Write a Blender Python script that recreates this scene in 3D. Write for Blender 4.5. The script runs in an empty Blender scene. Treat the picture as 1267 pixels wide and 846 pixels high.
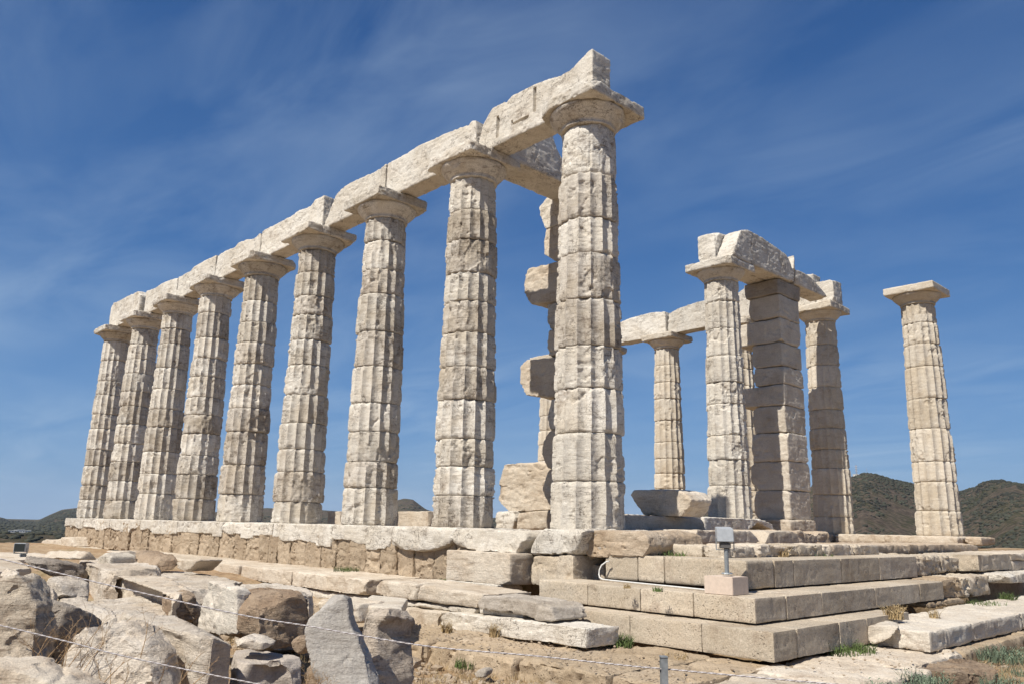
import bpy, bmesh, math, random
import numpy as np
from mathutils import Vector, Matrix

sc = bpy.context.scene
# ---------------------------------------------------------------- camera
cam = bpy.data.cameras.new("camera"); cam_o = bpy.data.objects.new("camera", cam)
sc.collection.objects.link(cam_o); sc.camera = cam_o
cam.sensor_width = 36; cam.lens = 27.884; cam.clip_start = .05; cam.clip_end = 20000
_r = Vector((0.689777, 0.723754, 0.019712)); _u = Vector((0.14942, -0.16894, 0.974235)); _b = Vector((0.708436, -0.669059, -0.224674))
m = Matrix((_r, _u, _b)).transposed().to_4x4(); m.translation = (6.9047, -7.9463, 0.0521)
cam_o.matrix_world = m
# ---------------------------------------------------------------- sky
SUN_EL = math.radians(52); SUN_AZ = math.radians(180 - 3)      # clockwise from +Y
world = bpy.data.worlds.new("World"); sc.world = world; world.use_nodes = True
nt = world.node_tree; nt.nodes.clear()
N = nt.nodes.new; L = nt.links.new
out = N('ShaderNodeOutputWorld'); bg = N('ShaderNodeBackground'); bg.inputs[1].default_value = SKY_STRENGTH = .068
sky = N('ShaderNodeTexSky'); sky.sky_type = 'NISHITA'; sky.sun_disc = False
sky.sun_elevation = SUN_EL; sky.sun_rotation = SUN_AZ; sky.altitude = 60
sky.air_density = 1.0; sky.dust_density = .1; sky.ozone_density = 2.0
tc = N('ShaderNodeTexCoord')
# thin cirrus: direction projected on a high layer, stretched into streaks
sep = N('ShaderNodeSeparateXYZ'); L(tc.outputs['Generated'], sep.inputs[0])
mx = N('ShaderNodeMath'); mx.operation = 'ADD'; L(sep.outputs[2], mx.inputs[0]); mx.inputs[1].default_value = .12
dx = N('ShaderNodeMath'); dx.operation = 'DIVIDE'; L(sep.outputs[0], dx.inputs[0]); L(mx.outputs[0], dx.inputs[1])
dy = N('ShaderNodeMath'); dy.operation = 'DIVIDE'; L(sep.outputs[1], dy.inputs[0]); L(mx.outputs[0], dy.inputs[1])
cmb = N('ShaderNodeCombineXYZ'); L(dx.outputs[0], cmb.inputs[0]); L(dy.outputs[0], cmb.inputs[1])
mp = N('ShaderNodeMapping'); L(cmb.outputs[0], mp.inputs[0]); mp.inputs['Rotation'].default_value = (0, 0, math.radians(CL_ROT := 62)); mp.inputs['Scale'].default_value = (.5, 1.2, 1)
n1 = N('ShaderNodeTexNoise'); n1.inputs['Scale'].default_value = 2.1; n1.inputs['Detail'].default_value = 13; n1.inputs['Roughness'].default_value = .55; n1.inputs['Distortion'].default_value = .9; L(mp.outputs[0], n1.inputs[0])
n2 = N('ShaderNodeTexNoise'); n2.inputs['Scale'].default_value = .8; n2.inputs['Detail'].default_value = 3; L(cmb.outputs[0], n2.inputs[0])
r1 = N('ShaderNodeMapRange'); L(n1.outputs[0], r1.inputs[0]); r1.inputs[1].default_value = .36; r1.inputs[2].default_value = .80
r2 = N('ShaderNodeMapRange'); L(n2.outputs[0], r2.inputs[0]); r2.inputs[1].default_value = .34; r2.inputs[2].default_value = .64
mu = N('ShaderNodeMath'); mu.operation = 'MULTIPLY'; L(r1.outputs[0], mu.inputs[0]); L(r2.outputs[0], mu.inputs[1])
mu2 = N('ShaderNodeMath'); mu2.operation = 'MULTIPLY'; L(mu.outputs[0], mu2.inputs[0]); mu2.inputs[1].default_value = .40
hsv = N('ShaderNodeHueSaturation'); L(sky.outputs[0], hsv.inputs['Color']); hsv.inputs['Saturation'].default_value = 1.12; hsv.inputs['Value'].default_value = 1.0
mixc = N('ShaderNodeMix'); mixc.data_type = 'RGBA'; L(mu2.outputs[0], mixc.inputs[0]); mixc.inputs[7].default_value = (5.6, 7.2, 9.0, 1)
# the dry blue air of the place: clear blue right down to the horizon
cr = N('ShaderNodeValToRGB'); L(sep.outputs[2], cr.inputs[0]); cr.color_ramp.interpolation = 'LINEAR'
cr.color_ramp.elements[0].position = 0.0; cr.color_ramp.elements[0].color = (2.3, 4.4, 7.7, 1)
cr.color_ramp.elements[1].position = .64; cr.color_ramp.elements[1].color = (.20, .90, 3.05, 1)
for p_, c_ in ((.14, (1.35, 3.2, 6.7, 1)), (.34, (.55, 1.8, 4.8, 1))): cr.color_ramp.elements.new(p_).color = c_
mb = N('ShaderNodeMix'); mb.data_type = 'RGBA'; mb.inputs[0].default_value = .8; L(hsv.outputs[0], mb.inputs[6]); L(cr.outputs[0], mb.inputs[7]); L(mb.outputs[2], mixc.inputs[6])
L(mixc.outputs[2], bg.inputs[0]); L(bg.outputs[0], out.inputs[0])
# ---------------------------------------------------------------- sun
sun = bpy.data.lights.new("sun", 'SUN'); sun.energy = 5.0; sun.angle = math.radians(.53); sun.color = (1, .945, .85)
sun_o = bpy.data.objects.new("sun", sun); sc.collection.objects.link(sun_o)
sd = Vector((math.sin(SUN_AZ) * math.cos(SUN_EL), math.cos(SUN_AZ) * math.cos(SUN_EL), math.sin(SUN_EL)))
sun_o.rotation_euler = sd.to_track_quat('Z', 'Y').to_euler()
sc.view_settings.view_transform = 'Standard'; sc.view_settings.look = 'None'; sc.view_settings.gamma = 1
sc.view_settings.exposure = .34

# ================================================================ helpers
def hash3(i, j, k, s):
    h = (i * 374761393 + j * 668265263 + k * 2147483647 + s * 974634777) & 0xffffffff
    h = ((h ^ (h >> 13)) * 1274126177) & 0xffffffff
    h = ((h ^ (h >> 16)) * 2246822519) & 0xffffffff
    return ((h ^ (h >> 15)) & 0xffff) / 32767.5 - 1.0
def vn(P, s=0):
    """value noise in -1..1 at the points P (n,3)"""
    F = np.floor(P); f = P - F; f = f * f * (3 - 2 * f); I = F.astype(np.int64)
    r = 0
    for a in (0, 1):
        wa = f[:, 0] if a else 1 - f[:, 0]
        for b in (0, 1):
            wb = f[:, 1] if b else 1 - f[:, 1]
            for c in (0, 1):
                wc = f[:, 2] if c else 1 - f[:, 2]
                r = r + wa * wb * wc * hash3(I[:, 0] + a, I[:, 1] + b, I[:, 2] + c, s)
    return r
def fbm(P, sc_, oct=4, s=0, gain=.5):
    r = 0; a = 1; P = np.asarray(P, float) * sc_
    for o in range(oct):
        r = r + a * vn(P + o * 17.3, s + o * 7); a *= gain; P = P * 2.03
    return r
def sstep(x, a, b):
    t = np.clip((x - a) / (b - a), 0, 1); return t * t * (3 - 2 * t)

def link(o, parent=None):
    sc.collection.objects.link(o)
    if parent: o.parent = parent
    return o
def tag(o, label=None, cat=None, group=None, kind=None):
    if label: o['label'] = label
    if cat: o['category'] = cat
    if group: o['group'] = group
    if kind: o['kind'] = kind
    return o
def empty(name, loc, rz=0):
    o = bpy.data.objects.new(name, None); o.empty_display_size = .2
    o.location = loc; o.rotation_euler = (0, 0, rz); sc.collection.objects.link(o); return o
def mesh_np(name, V, F, mat, parent=None, loc=(0, 0, 0), smooth=True):
    me = bpy.data.meshes.new(name); V = np.asarray(V, float)
    me.from_pydata(V.tolist(), [], F if isinstance(F, list) else F.tolist())
    if smooth: me.polygons.foreach_set('use_smooth', np.ones(len(me.polygons), bool))
    me.materials.append(mat); me.update()
    o = bpy.data.objects.new(name, me); o.location = loc
    return link(o, parent)
def bm_obj(name, bm, mat, parent=None, loc=(0, 0, 0), smooth=False):
    bmesh.ops.recalc_face_normals(bm, faces=bm.faces[:])
    me = bpy.data.meshes.new(name); bm.to_mesh(me); bm.free(); me.materials.append(mat)
    if smooth: me.polygons.foreach_set('use_smooth', np.ones(len(me.polygons), bool))
    o = bpy.data.objects.new(name, me); o.location = loc
    return link(o, parent)
def bx(bm, x0, x1, y0, y1, z0, z1, bevel=0, rot=None, at=(0, 0, 0)):
    r = bmesh.ops.create_cube(bm, size=1); vs = r['verts']
    for v in vs: v.co = Vector(((x0 + x1) / 2 + v.co.x * (x1 - x0), (y0 + y1) / 2 + v.co.y * (y1 - y0), (z0 + z1) / 2 + v.co.z * (z1 - z0)))
    if bevel:
        es = list({e for v in vs for e in v.link_edges})
        rr = bmesh.ops.bevel(bm, geom=es, offset=bevel, segments=2, affect='EDGES'); vs = list({v for f in rr['faces'] for v in f.verts} | {v for v in vs if v.is_valid})
    if rot is not None:
        for v in vs: v.co = rot @ v.co
    for v in vs: v.co += Vector(at)
def tube(pts, rad, n=8, cap=True):
    P = [Vector(p) for p in pts]; V = []; F = []
    up = Vector((0, 0, 1))
    for i, p in enumerate(P):
        t = (P[min(i + 1, len(P) - 1)] - P[max(i - 1, 0)]).normalized()
        a = t.cross(up)
        if a.length < .1: a = t.cross(Vector((1, 0, 0)))
        a.normalize(); b = a.cross(t)
        r = rad[i] if hasattr(rad, '__len__') else rad
        for k in range(n):
            an = 2 * math.pi * k / n; V.append(p + a * math.cos(an) * r + b * math.sin(an) * r)
    for i in range(len(P) - 1):
        for k in range(n):
            F.append([i * n + k, i * n + (k + 1) % n, (i + 1) * n + (k + 1) % n, (i + 1) * n + k])
    if cap: F.append(list(range(n))[::-1]); F.append([(len(P) - 1) * n + k for k in range(n)])
    return [tuple(v) for v in V], F

# ================================================================ materials
def new_mat(name):
    m = bpy.data.materials.new(name); m.use_nodes = True; t = m.node_tree
    return m, t, t.nodes['Principled BSDF']
def mixn(t, fac, a, b, mode='MIX'):
    n = t.nodes.new('ShaderNodeMix'); n.data_type = 'RGBA'; n.blend_type = mode
    for sock, v in ((0, fac), (6, a), (7, b)):
        if hasattr(v, 'is_output'): t.links.new(v, n.inputs[sock])
        else: n.inputs[sock].default_value = v if not isinstance(v, tuple) else (*v, 1)
    return n.outputs[2]
def noise(t, co, scale, detail=6, rough=.6, dist=0, stretch=None):
    if stretch:
        mp = t.nodes.new('ShaderNodeMapping'); mp.inputs['Scale'].default_value = stretch; t.links.new(co, mp.inputs[0]); co = mp.outputs[0]
    n = t.nodes.new('ShaderNodeTexNoise'); n.inputs['Scale'].default_value = scale; n.inputs['Detail'].default_value = detail
    n.inputs['Roughness'].default_value = rough; n.inputs['Distortion'].default_value = dist; t.links.new(co, n.inputs[0]); return n.outputs[0]
def rng(t, v, a, b, c=0., d=1.):
    n = t.nodes.new('ShaderNodeMapRange'); n.interpolation_type = 'SMOOTHSTEP'; t.links.new(v, n.inputs[0])
    for i, q in enumerate((a, b, c, d)): n.inputs[i + 1].default_value = q
    return n.outputs[0]
def math_(t, op, a, b=None):
    n = t.nodes.new('ShaderNodeMath'); n.operation = op
    for i, q in enumerate((a, b)):
        if q is None: continue
        if hasattr(q, 'is_output'): t.links.new(q, n.inputs[i])
        else: n.inputs[i].default_value = q
    return n.outputs[0]
def stone_mat(name, light, mid, dark, stain=.45, streak=.35, pits=0., bump=.55, var=.12, bed=1., crack=0., bdist=.03, pit_scale=38, fine=.25, stain_scale=2.2):
    m, t, b = new_mat(name)
    tc = t.nodes.new('ShaderNodeTexCoord'); oi = t.nodes.new('ShaderNodeObjectInfo')
    va = t.nodes.new('ShaderNodeVectorMath'); va.operation = 'MULTIPLY_ADD'; t.links.new(oi.outputs['Random'], va.inputs[0])
    va.inputs[1].default_value = (37, 53, 71); t.links.new(tc.outputs['Object'], va.inputs[2]); co = va.outputs[0]
    c = mixn(t, rng(t, noise(t, co, 1.7, 7, .6, .6), .35, .68), light, mid)
    # bedding streaks
    st = noise(t, co, 3.0, 7, .65, .8, (1, 1, 7) if bed else (1, 1, 1))
    c = mixn(t, math_(t, 'MULTIPLY', rng(t, st, .50, .70), streak), c, dark)
    # stains, patchy
    sn = math_(t, 'MULTIPLY', rng(t, noise(t, co, stain_scale, 9, .68, .4), .50, .66), rng(t, noise(t, co, 11, 7, .7), .36, .62))
    c = mixn(t, math_(t, 'MULTIPLY', sn, stain), c, dark)
    c = mixn(t, math_(t, 'MULTIPLY', rng(t, noise(t, co, 24, 8, .72, .3), .50, .68), stain * .55), c, tuple((a_ + b_) / 2 for a_, b_ in zip(mid, dark)))
    fn = noise(t, co, 70, 5, .7)
    c = mixn(t, 1.0, c, mixn(t, rng(t, fn, .3, .72), (1 - fine, 1 - fine, 1 - fine), (1 + fine * .35,) * 3), 'MULTIPLY')
    if pits:
        v = t.nodes.new('ShaderNodeTexVoronoi'); v.inputs['Scale'].default_value = pit_scale; v.inputs['Randomness'].default_value = 1
        dco = t.nodes.new('ShaderNodeVectorMath'); dco.operation = 'MULTIPLY_ADD'
        nn = t.nodes.new('ShaderNodeTexNoise'); nn.inputs['Scale'].default_value = 14; t.links.new(co, nn.inputs[0])
        t.links.new(nn.outputs[1], dco.inputs[0]); dco.inputs[1].default_value = (.08, .08, .08); t.links.new(co, dco.inputs[2])
        t.links.new(dco.outputs[0], v.inputs[0])
        pt = math_(t, 'MULTIPLY', rng(t, v.outputs[0], .32, .10), rng(t, noise(t, co, 5, 4, .6), .42, .60))
        c = mixn(t, math_(t, 'MULTIPLY', pt, .45 * pits), c, tuple(x * .45 for x in dark))
    if crack:
        ck = noise(t, co, 2.6, 5, .6, .5, (1, 1, 3.2)); ck = rng(t, math_(t, 'ABSOLUTE', math_(t, 'SUBTRACT', ck, .5)), .010, .001)
        ck2 = noise(t, co, 3.4, 4, .6, .3, (1.6, 1.6, .5)); ck2 = rng(t, math_(t, 'ABSOLUTE', math_(t, 'SUBTRACT', ck2, .47)), .008, .001)
        ck = math_(t, 'MULTIPLY', math_(t, 'MAXIMUM', ck, ck2), rng(t, noise(t, co, 1.9, 3), .45, .55))
        c = mixn(t, math_(t, 'MULTIPLY', ck, .75 * crack), c, (.09, .065, .05))
    # object to object variation
    c = mixn(t, 1.0, c, mixn(t, oi.outputs['Random'], (1 - var, 1 - var * 1.05, 1 - var * 1.15), (1 + var * .5, 1 + var * .5, 1 + var * .5)), 'MULTIPLY')
    t.links.new(c, b.inputs['Base Color']); b.inputs['Roughness'].default_value = .88; b.inputs['Specular IOR Level'].default_value = .25
    h = math_(t, 'ADD', math_(t, 'MULTIPLY', noise(t, co, 16, 10, .68, .3), 1.0), math_(t, 'MULTIPLY', noise(t, co, 9, 8, .7, .5, (1, 1, 6)), .7 * bed))
    h = math_(t, 'ADD', h, math_(t, 'MULTIPLY', noise(t, co, 110, 4, .7), .4))
    if pits: h = math_(t, 'SUBTRACT', h, math_(t, 'MULTIPLY', pt, 1.2 * pits))
    if crack: h = math_(t, 'SUBTRACT', h, math_(t, 'MULTIPLY', ck, .5 * crack))
    bp = t.nodes.new('ShaderNodeBump'); bp.inputs['Strength'].default_value = bump; bp.inputs['Distance'].default_value = bdist
    t.links.new(h, bp.inputs['Height']); t.links.new(bp.outputs[0], b.inputs['Normal'])
    return m
M = {}
M['marble']       = stone_mat('marble', (.70, .655, .58), (.62, .56, .47), (.25, .19, .14), stain=.5, streak=.30, crack=1.)
M['marble_col']   = stone_mat('marble_col', (.72, .68, .61), (.58, .515, .42), (.17, .12, .085), stain=.72, streak=.55, var=.16, bump=.6, crack=1., bdist=.014)
M['marble_worn']  = stone_mat('marble_worn', (.62, .57, .50), (.47, .405, .32), (.14, .10, .07), stain=.85, streak=.5, var=.15, bump=.65, crack=1., bdist=.015, stain_scale=3)
M['marble_far']   = stone_mat('marble_far', (.66, .60, .51), (.59, .51, .40), (.30, .21, .13), stain=.4, streak=.3)
M['marble_cream'] = stone_mat('marble_cream', (.64, .565, .465), (.55, .46, .355), (.27, .185, .12), stain=.5, streak=.45)
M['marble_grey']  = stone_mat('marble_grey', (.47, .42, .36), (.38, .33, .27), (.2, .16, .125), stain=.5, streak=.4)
M['marble_white'] = stone_mat('marble_white', (.66, .60, .51), (.56, .49, .40), (.32, .24, .18), stain=.45, streak=.25)
M['marble_brown'] = stone_mat('marble_brown', (.57, .47, .36), (.47, .36, .25), (.22, .145, .09), stain=.7, streak=.4, pits=.5)
M['poros']        = stone_mat('poros', (.56, .485, .385), (.50, .415, .31), (.29, .21, .15), stain=.55, streak=.12, var=.15, pits=.9, bump=.75, bdist=.014, bed=0, pit_scale=46, fine=.3)
M['poros_brown']  = stone_mat('poros_brown', (.44, .345, .24), (.36, .27, .18), (.19, .13, .085), stain=.5, streak=.2, pits=1, bump=.8, bdist=.02, bed=0, pit_scale=34)
M['poros_wall']   = stone_mat('poros_wall', (.47, .375, .27), (.38, .29, .20), (.19, .135, .09), stain=.45, streak=.15, pits=1, bump=.8, bdist=.025, bed=0, pit_scale=24)
M['poros_pave']   = stone_mat('poros_pave', (.50, .40, .285), (.42, .32, .21), (.25, .17, .11), stain=.5, streak=.15, pits=.8, bump=.8, bdist=.02, bed=0, pit_scale=28)
M['rock_pale']    = stone_mat('rock_pale', (.70, .63, .54), (.60, .505, .395), (.27, .195, .135), stain=.5, streak=.35, stain_scale=2.4, bump=.8, crack=.45)
M['rock_vein']    = stone_mat('rock_vein', (.64, .555, .445), (.48, .38, .28), (.21, .15, .105), stain=.6, streak=.9, stain_scale=3, bump=.8, crack=.45)
M['rock_dark']    = stone_mat('rock_dark', (.40, .35, .295), (.30, .25, .205), (.11, .09, .075), stain=.7, streak=.2, pits=.7, bump=1)
M['rock_grey']    = stone_mat('rock_grey', (.54, .48, .42), (.44, .38, .32), (.19, .16, .14), stain=.5, streak=.3)
M['rock_rust']    = stone_mat('rock_rust', (.43, .33, .235), (.31, .215, .14), (.15, .10, .065), stain=.7, streak=.3, bump=.9, crack=.8)
M['rock_dusk']    = stone_mat('rock_dusk', (.57, .49, .40), (.43, .355, .28), (.17, .13, .11), stain=.8, streak=.4, stain_scale=3, bump=.8, crack=.45)
M['slate_grey']   = stone_mat('slate_grey', (.47, .44, .40), (.385, .355, .315), (.22, .18, .15), stain=.45, streak=.3)
def plain(name, col, rough=.6, metal=0., bump=0, var=.08, scale=30):
    m, t, b = new_mat(name); tc = t.nodes.new('ShaderNodeTexCoord'); co = tc.outputs['Object']
    n = noise(t, co, scale, 6, .6)
    c = mixn(t, rng(t, n, .3, .7), tuple(x * (1 - var) for x in col), tuple(min(1, x * (1 + var)) for x in col))
    t.links.new(c, b.inputs['Base Color']); b.inputs['Roughness'].default_value = rough; b.inputs['Metallic'].default_value = metal
    if bump:
        bp = t.nodes.new('ShaderNodeBump'); bp.inputs['Strength'].default_value = bump; bp.inputs['Distance'].default_value = .005
        t.links.new(noise(t, co, scale * 4, 6, .7), bp.inputs['Height']); t.links.new(bp.outputs[0], b.inputs['Normal'])
    return m
M['grey_paint'] = plain('grey_paint', (.36, .38, .40), .45)
M['grey_dark'] = plain('grey_dark', (.10, .095, .09), .6)
M['galv'] = plain('galv', (.27, .29, .30), .5, .4, var=.2)
M['pipe'] = plain('pipe', (.60, .59, .56), .5)
M['concrete'] = plain('concrete', (.56, .455, .37), .9, bump=.5, var=.07)
M['glass_dark'] = plain('glass_dark', (.03, .035, .035), .12)
M['rope'] = plain('rope', (.50, .47, .47), .7)
M['rope_dark'] = plain('rope_dark', (.20, .17, .16), .7)
M['house_white'] = plain('house_white', (.7, .68, .64), .8)
M['mast'] = plain('mast', (.35, .3, .3), .6)
M['grass_green'] = plain('grass_green', (.075, .11, .03), .8, var=.5, scale=6)
M['grass_pale'] = plain('grass_pale', (.13, .17, .11), .8, var=.4, scale=6)
M['grass_dry'] = plain('grass_dry', (.34, .25, .13), .85, var=.35, scale=6)
M['stalk'] = plain('stalk', (.36, .24, .13), .85, var=.35, scale=6)
M['pebble'] = stone_mat('pebble', (.48, .40, .31), (.38, .29, .2), (.2, .14, .1), fine=.1)
# earth
def earth_mat():
    m, t, b = new_mat('earth'); tc = t.nodes.new('ShaderNodeTexCoord'); co = tc.outputs['Object']
    c = mixn(t, rng(t, noise(t, co, .9, 8, .65), .35, .65), (.36, .235, .135), (.44, .33, .215))
    c = mixn(t, rng(t, noise(t, co, 6, 9, .7), .48, .68), c, (.21, .135, .075))
    c = mixn(t, math_(t, 'MULTIPLY', rng(t, noise(t, co, 1.6, 8, .7), .52, .66), .6), c, (.23, .19, .085))
    c = mixn(t, rng(t, noise(t, co, 55, 4, .7), .58, .70), c, (.50, .42, .33))
    t.links.new(c, b.inputs['Base Color']); b.inputs['Roughness'].default_value = .95; b.inputs['Specular IOR Level'].default_value = .1
    bp = t.nodes.new('ShaderNodeBump'); bp.inputs['Strength'].default_value = .9; bp.inputs['Distance'].default_value = .03
    t.links.new(math_(t, 'ADD', noise(t, co, 22, 10, .75), math_(t, 'MULTIPLY', noise(t, co, 90, 4, .7), .4)), bp.inputs['Height']); t.links.new(bp.outputs[0], b.inputs['Normal'])
    return m
M['earth'] = earth_mat()
def hill_mat():
    m, t, b = new_mat('hillside'); tc = t.nodes.new('ShaderNodeTexCoord'); co = tc.outputs['Object']
    c = mixn(t, rng(t, noise(t, co, .012, 9, .7), .38, .62), (.075, .061, .05), (.048, .052, .028))
    gz = t.nodes.new('ShaderNodeSeparateXYZ'); t.links.new(co, gz.inputs[0])
    low = rng(t, math_(t, 'ADD', gz.outputs[2], math_(t, 'MULTIPLY', noise(t, co, .006, 6, .6), 60)), 20, -6)
    c = mixn(t, math_(t, 'MULTIPLY', low, .85), c, (.036, .054, .016))
    c = mixn(t, rng(t, noise(t, co, .03, 9, .75), .56, .72), c, (.13, .105, .085))
    v = t.nodes.new('ShaderNodeTexVoronoi'); v.inputs['Scale'].default_value = .11; t.links.new(co, v.inputs[0])
    sh = rng(t, v.outputs[0], .35, .75)
    c = mixn(t, math_(t, 'MULTIPLY', sh, .75), c, (.125, .10, .078))
    c = mixn(t, 1., c, mixn(t, rng(t, noise(t, co, .25, 5, .75), .35, .65), (.62, .62, .62), (1.25, 1.2, 1.15)), 'MULTIPLY')
    t.links.new(c, b.inputs['Base Color']); b.inputs['Roughness'].default_value = 1; b.inputs['Specular IOR Level'].default_value = 0
    bp = t.nodes.new('ShaderNodeBump'); bp.inputs['Strength'].default_value = 1; bp.inputs['Distance'].default_value = 2.5
    t.links.new(noise(t, co, .12, 8, .75), bp.inputs['Height']); t.links.new(bp.outputs[0], b.inputs['Normal'])
    return m
M['hill'] = hill_mat()
M['scrub'] = plain('scrub', (.034, .036, .022), .95, var=.45, scale=.02)

# ================================================================ ground and terrain
def ground_z(X, Y):
    z = np.full_like(X, -1.22)
    near = sstep(-Y - .5 * (X - 2), 3.5, 8.5) * sstep(X, -1, 3); z = z - .38 * near           # falls towards the viewpoint
    z = z + .45 * sstep(-X, 1.0, 9.0) * sstep(-Y, -3, 1.5) + .12 * sstep(-X, -1, 3) * sstep(-Y, 1, 5)
    inside = sstep(Y, -1.2, 0) ; z = z + 0 * inside
    west = sstep(-X, 22.5, 30); z = z - 2.5 * west - .5 * np.maximum(-X - 24, 0)
    z = z - .35 * np.maximum(Y - 16, 0) - .25 * np.maximum(X - 14, 0) - .12 * np.maximum(-Y - 16, 0)
    P = np.stack([X, Y, X * 0], 1)
    z = z + .05 * fbm(P, .9, 4, 3) + .012 * fbm(P, 7, 3, 5)
    return z
def graded(a, b, c0, c1, fine, coarse):
    v = [c0]
    while v[-1] < c1: v.append(v[-1] + fine)
    s = fine
    while v[-1] < b: s = min(s * 1.18, coarse); v.append(v[-1] + s)
    l = [c0]; s = fine
    while l[-1] > a: s = min(s * 1.18, coarse); l.append(l[-1] - s)
    return np.array(l[::-1][:-1] + v)
gx = graded(-70, 40, -5, 6.5, .045, 3); gy = graded(-50, 60, -7, 1.0, .045, 3)
X, Y = np.meshgrid(gx, gy, indexing='ij'); Z = ground_z(X.ravel(), Y.ravel())
nx, ny = len(gx), len(gy); idx = np.arange(nx * ny).reshape(nx, ny)
F = np.stack([idx[:-1, :-1], idx[1:, :-1], idx[1:, 1:], idx[:-1, 1:]], -1).reshape(-1, 4)
g = mesh_np('ground', np.stack([X.ravel(), Y.ravel(), Z], 1), F, M['earth']); tag(g, kind='structure')
# temple floor fill
fx = np.linspace(-20.5, 1.9, 120); fy = np.linspace(-.1, 13, 70)
X, Y = np.meshgrid(fx, fy, indexing='ij'); P = np.stack([X.ravel(), Y.ravel(), 0 * X.ravel()], 1)
Z = -.235 + .03 * fbm(P, 1.2, 4, 9)
edge = np.minimum(np.minimum(X.ravel() + 20.5, 1.9 - X.ravel()), np.minimum(Y.ravel() + .1, 13 - Y.ravel())); Z = np.where(edge < .01, -1.3, Z)
idx = np.arange(120 * 70).reshape(120, 70); F = np.stack([idx[:-1, :-1], idx[1:, :-1], idx[1:, 1:], idx[:-1, 1:]], -1).reshape(-1, 4)
tag(mesh_np('temple_floor', np.stack([X.ravel(), Y.ravel(), Z], 1), F, M['earth']), kind='structure')
# far hills: polar terrain, ridge heights in degrees above the horizon
RIDGE = [(176.05, -0.32), (168.61, -0.13), (168.18, -0.25), (166.75, -0.3), (166.51, -0.22), (166.03, 0.08), (165.42, 0.39), (164.68, 0.51), (164.46, 0.54), (161.65, 0.39), (157.3, 0.39), (153.24, 0.76), (149.49, 0.68), (145.64, 0.55), (144.45, 1.35), (144.01, 1.44), (143.38, 1.4), (142.46, 0.89), (140.57, 0.43), (132.6, 0.59), (126.98, 0.7), (124.06, 1.07), (122.81, 1.26), (119.38, 1.79), (116.25, 2.66), (113.46, 3.4), (113.11, 3.56), (112.62, 3.66), (112.14, 3.6), (110.16, 2.98), (109.05, 2.62), (107.6, 2.32), (106.84, 2.52), (106.53, 2.57), (106.15, 2.86), (105.71, 3.0), (105.06, 3.14), (103.96, 2.94), (98.83, 2.97), (95.45, 2.4)]
raz = np.array([a for a, _ in RIDGE][::-1]); rel = np.array([b for _, b in RIDGE][::-1])
CX, CY = 6.9, -7.95
def terrain(az, r):
    """az in degrees, r in metres from the viewpoint -> height"""
    el = np.interp(az, raz, rel, left=1.2, right=-.2)
    R = np.interp(az, [95, 104.5, 107.6, 113, 122, 130, 142, 150, 160, 170, 180], [1500, 1500, 1900, 1500, 1900, 2600, 3000, 3800, 3600, 3900, 4200])
    H = np.tan(np.radians(el)) * R
    a = np.radians(az); P = np.stack([r * np.cos(a), r * np.sin(a), 0 * r], 1)
    t = r / R; base = -16 - 9 * sstep(r, 40, 400)
    # nearer low swell at left, broad flank at right
    prof = np.where(t < 1, sstep(t, .28, 1.0) ** 1.25, 1 - 1.2 * sstep(t, 1, 1.6))
    nz = fbm(P, 1 / 420., 4, 21) ; am = np.clip(.10 * (H + 30), 3, 14)
    z = base + (H - base) * prof + am * nz * (1 - np.exp(-((t - 1) / .07) ** 2)) * sstep(t, .1, .4) 
    sw = np.exp(-((r - 620) / 240.) ** 2) * (sstep(az, 152, 166) * 13 + (1 - sstep(az, 104, 126)) * 6)
    return z + sw
azs = np.linspace(84, 184, 1100); rs = np.concatenate([np.geomspace(22, 700, 90), np.linspace(706, 4400, 560), np.linspace(4420, 6500, 40)])
A_, R_ = np.meshgrid(azs, rs, indexing='ij'); Zt = terrain(A_.ravel(), R_.ravel())
ar = np.radians(A_.ravel()); V = np.stack([CX + R_.ravel() * np.cos(ar), CY + R_.ravel() * np.sin(ar), Zt], 1)
idx = np.arange(len(azs) * len(rs)).reshape(len(azs), len(rs)); F = np.stack([idx[:-1, :-1], idx[:-1, 1:], idx[1:, 1:], idx[1:, :-1]], -1).reshape(-1, 4)
tag(mesh_np('hills', V, F, M['hill']), kind='structure')
a2 = np.linspace(184, 444, 90); A_, R_ = np.meshgrid(a2, np.geomspace(22, 9000, 40), indexing='ij'); ar = np.radians(A_.ravel())
V = np.stack([CX + R_.ravel() * np.cos(ar), CY + R_.ravel() * np.sin(ar), -14 - 30 * sstep(R_.ravel(), 22, 300)], 1)
idx = np.arange(90 * 40).reshape(90, 40); F = np.stack([idx[:-1, :-1], idx[:-1, 1:], idx[1:, 1:], idx[1:, :-1]], -1).reshape(-1, 4)
tag(mesh_np('lowland', V, F, M['hill']), kind='structure')

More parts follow.
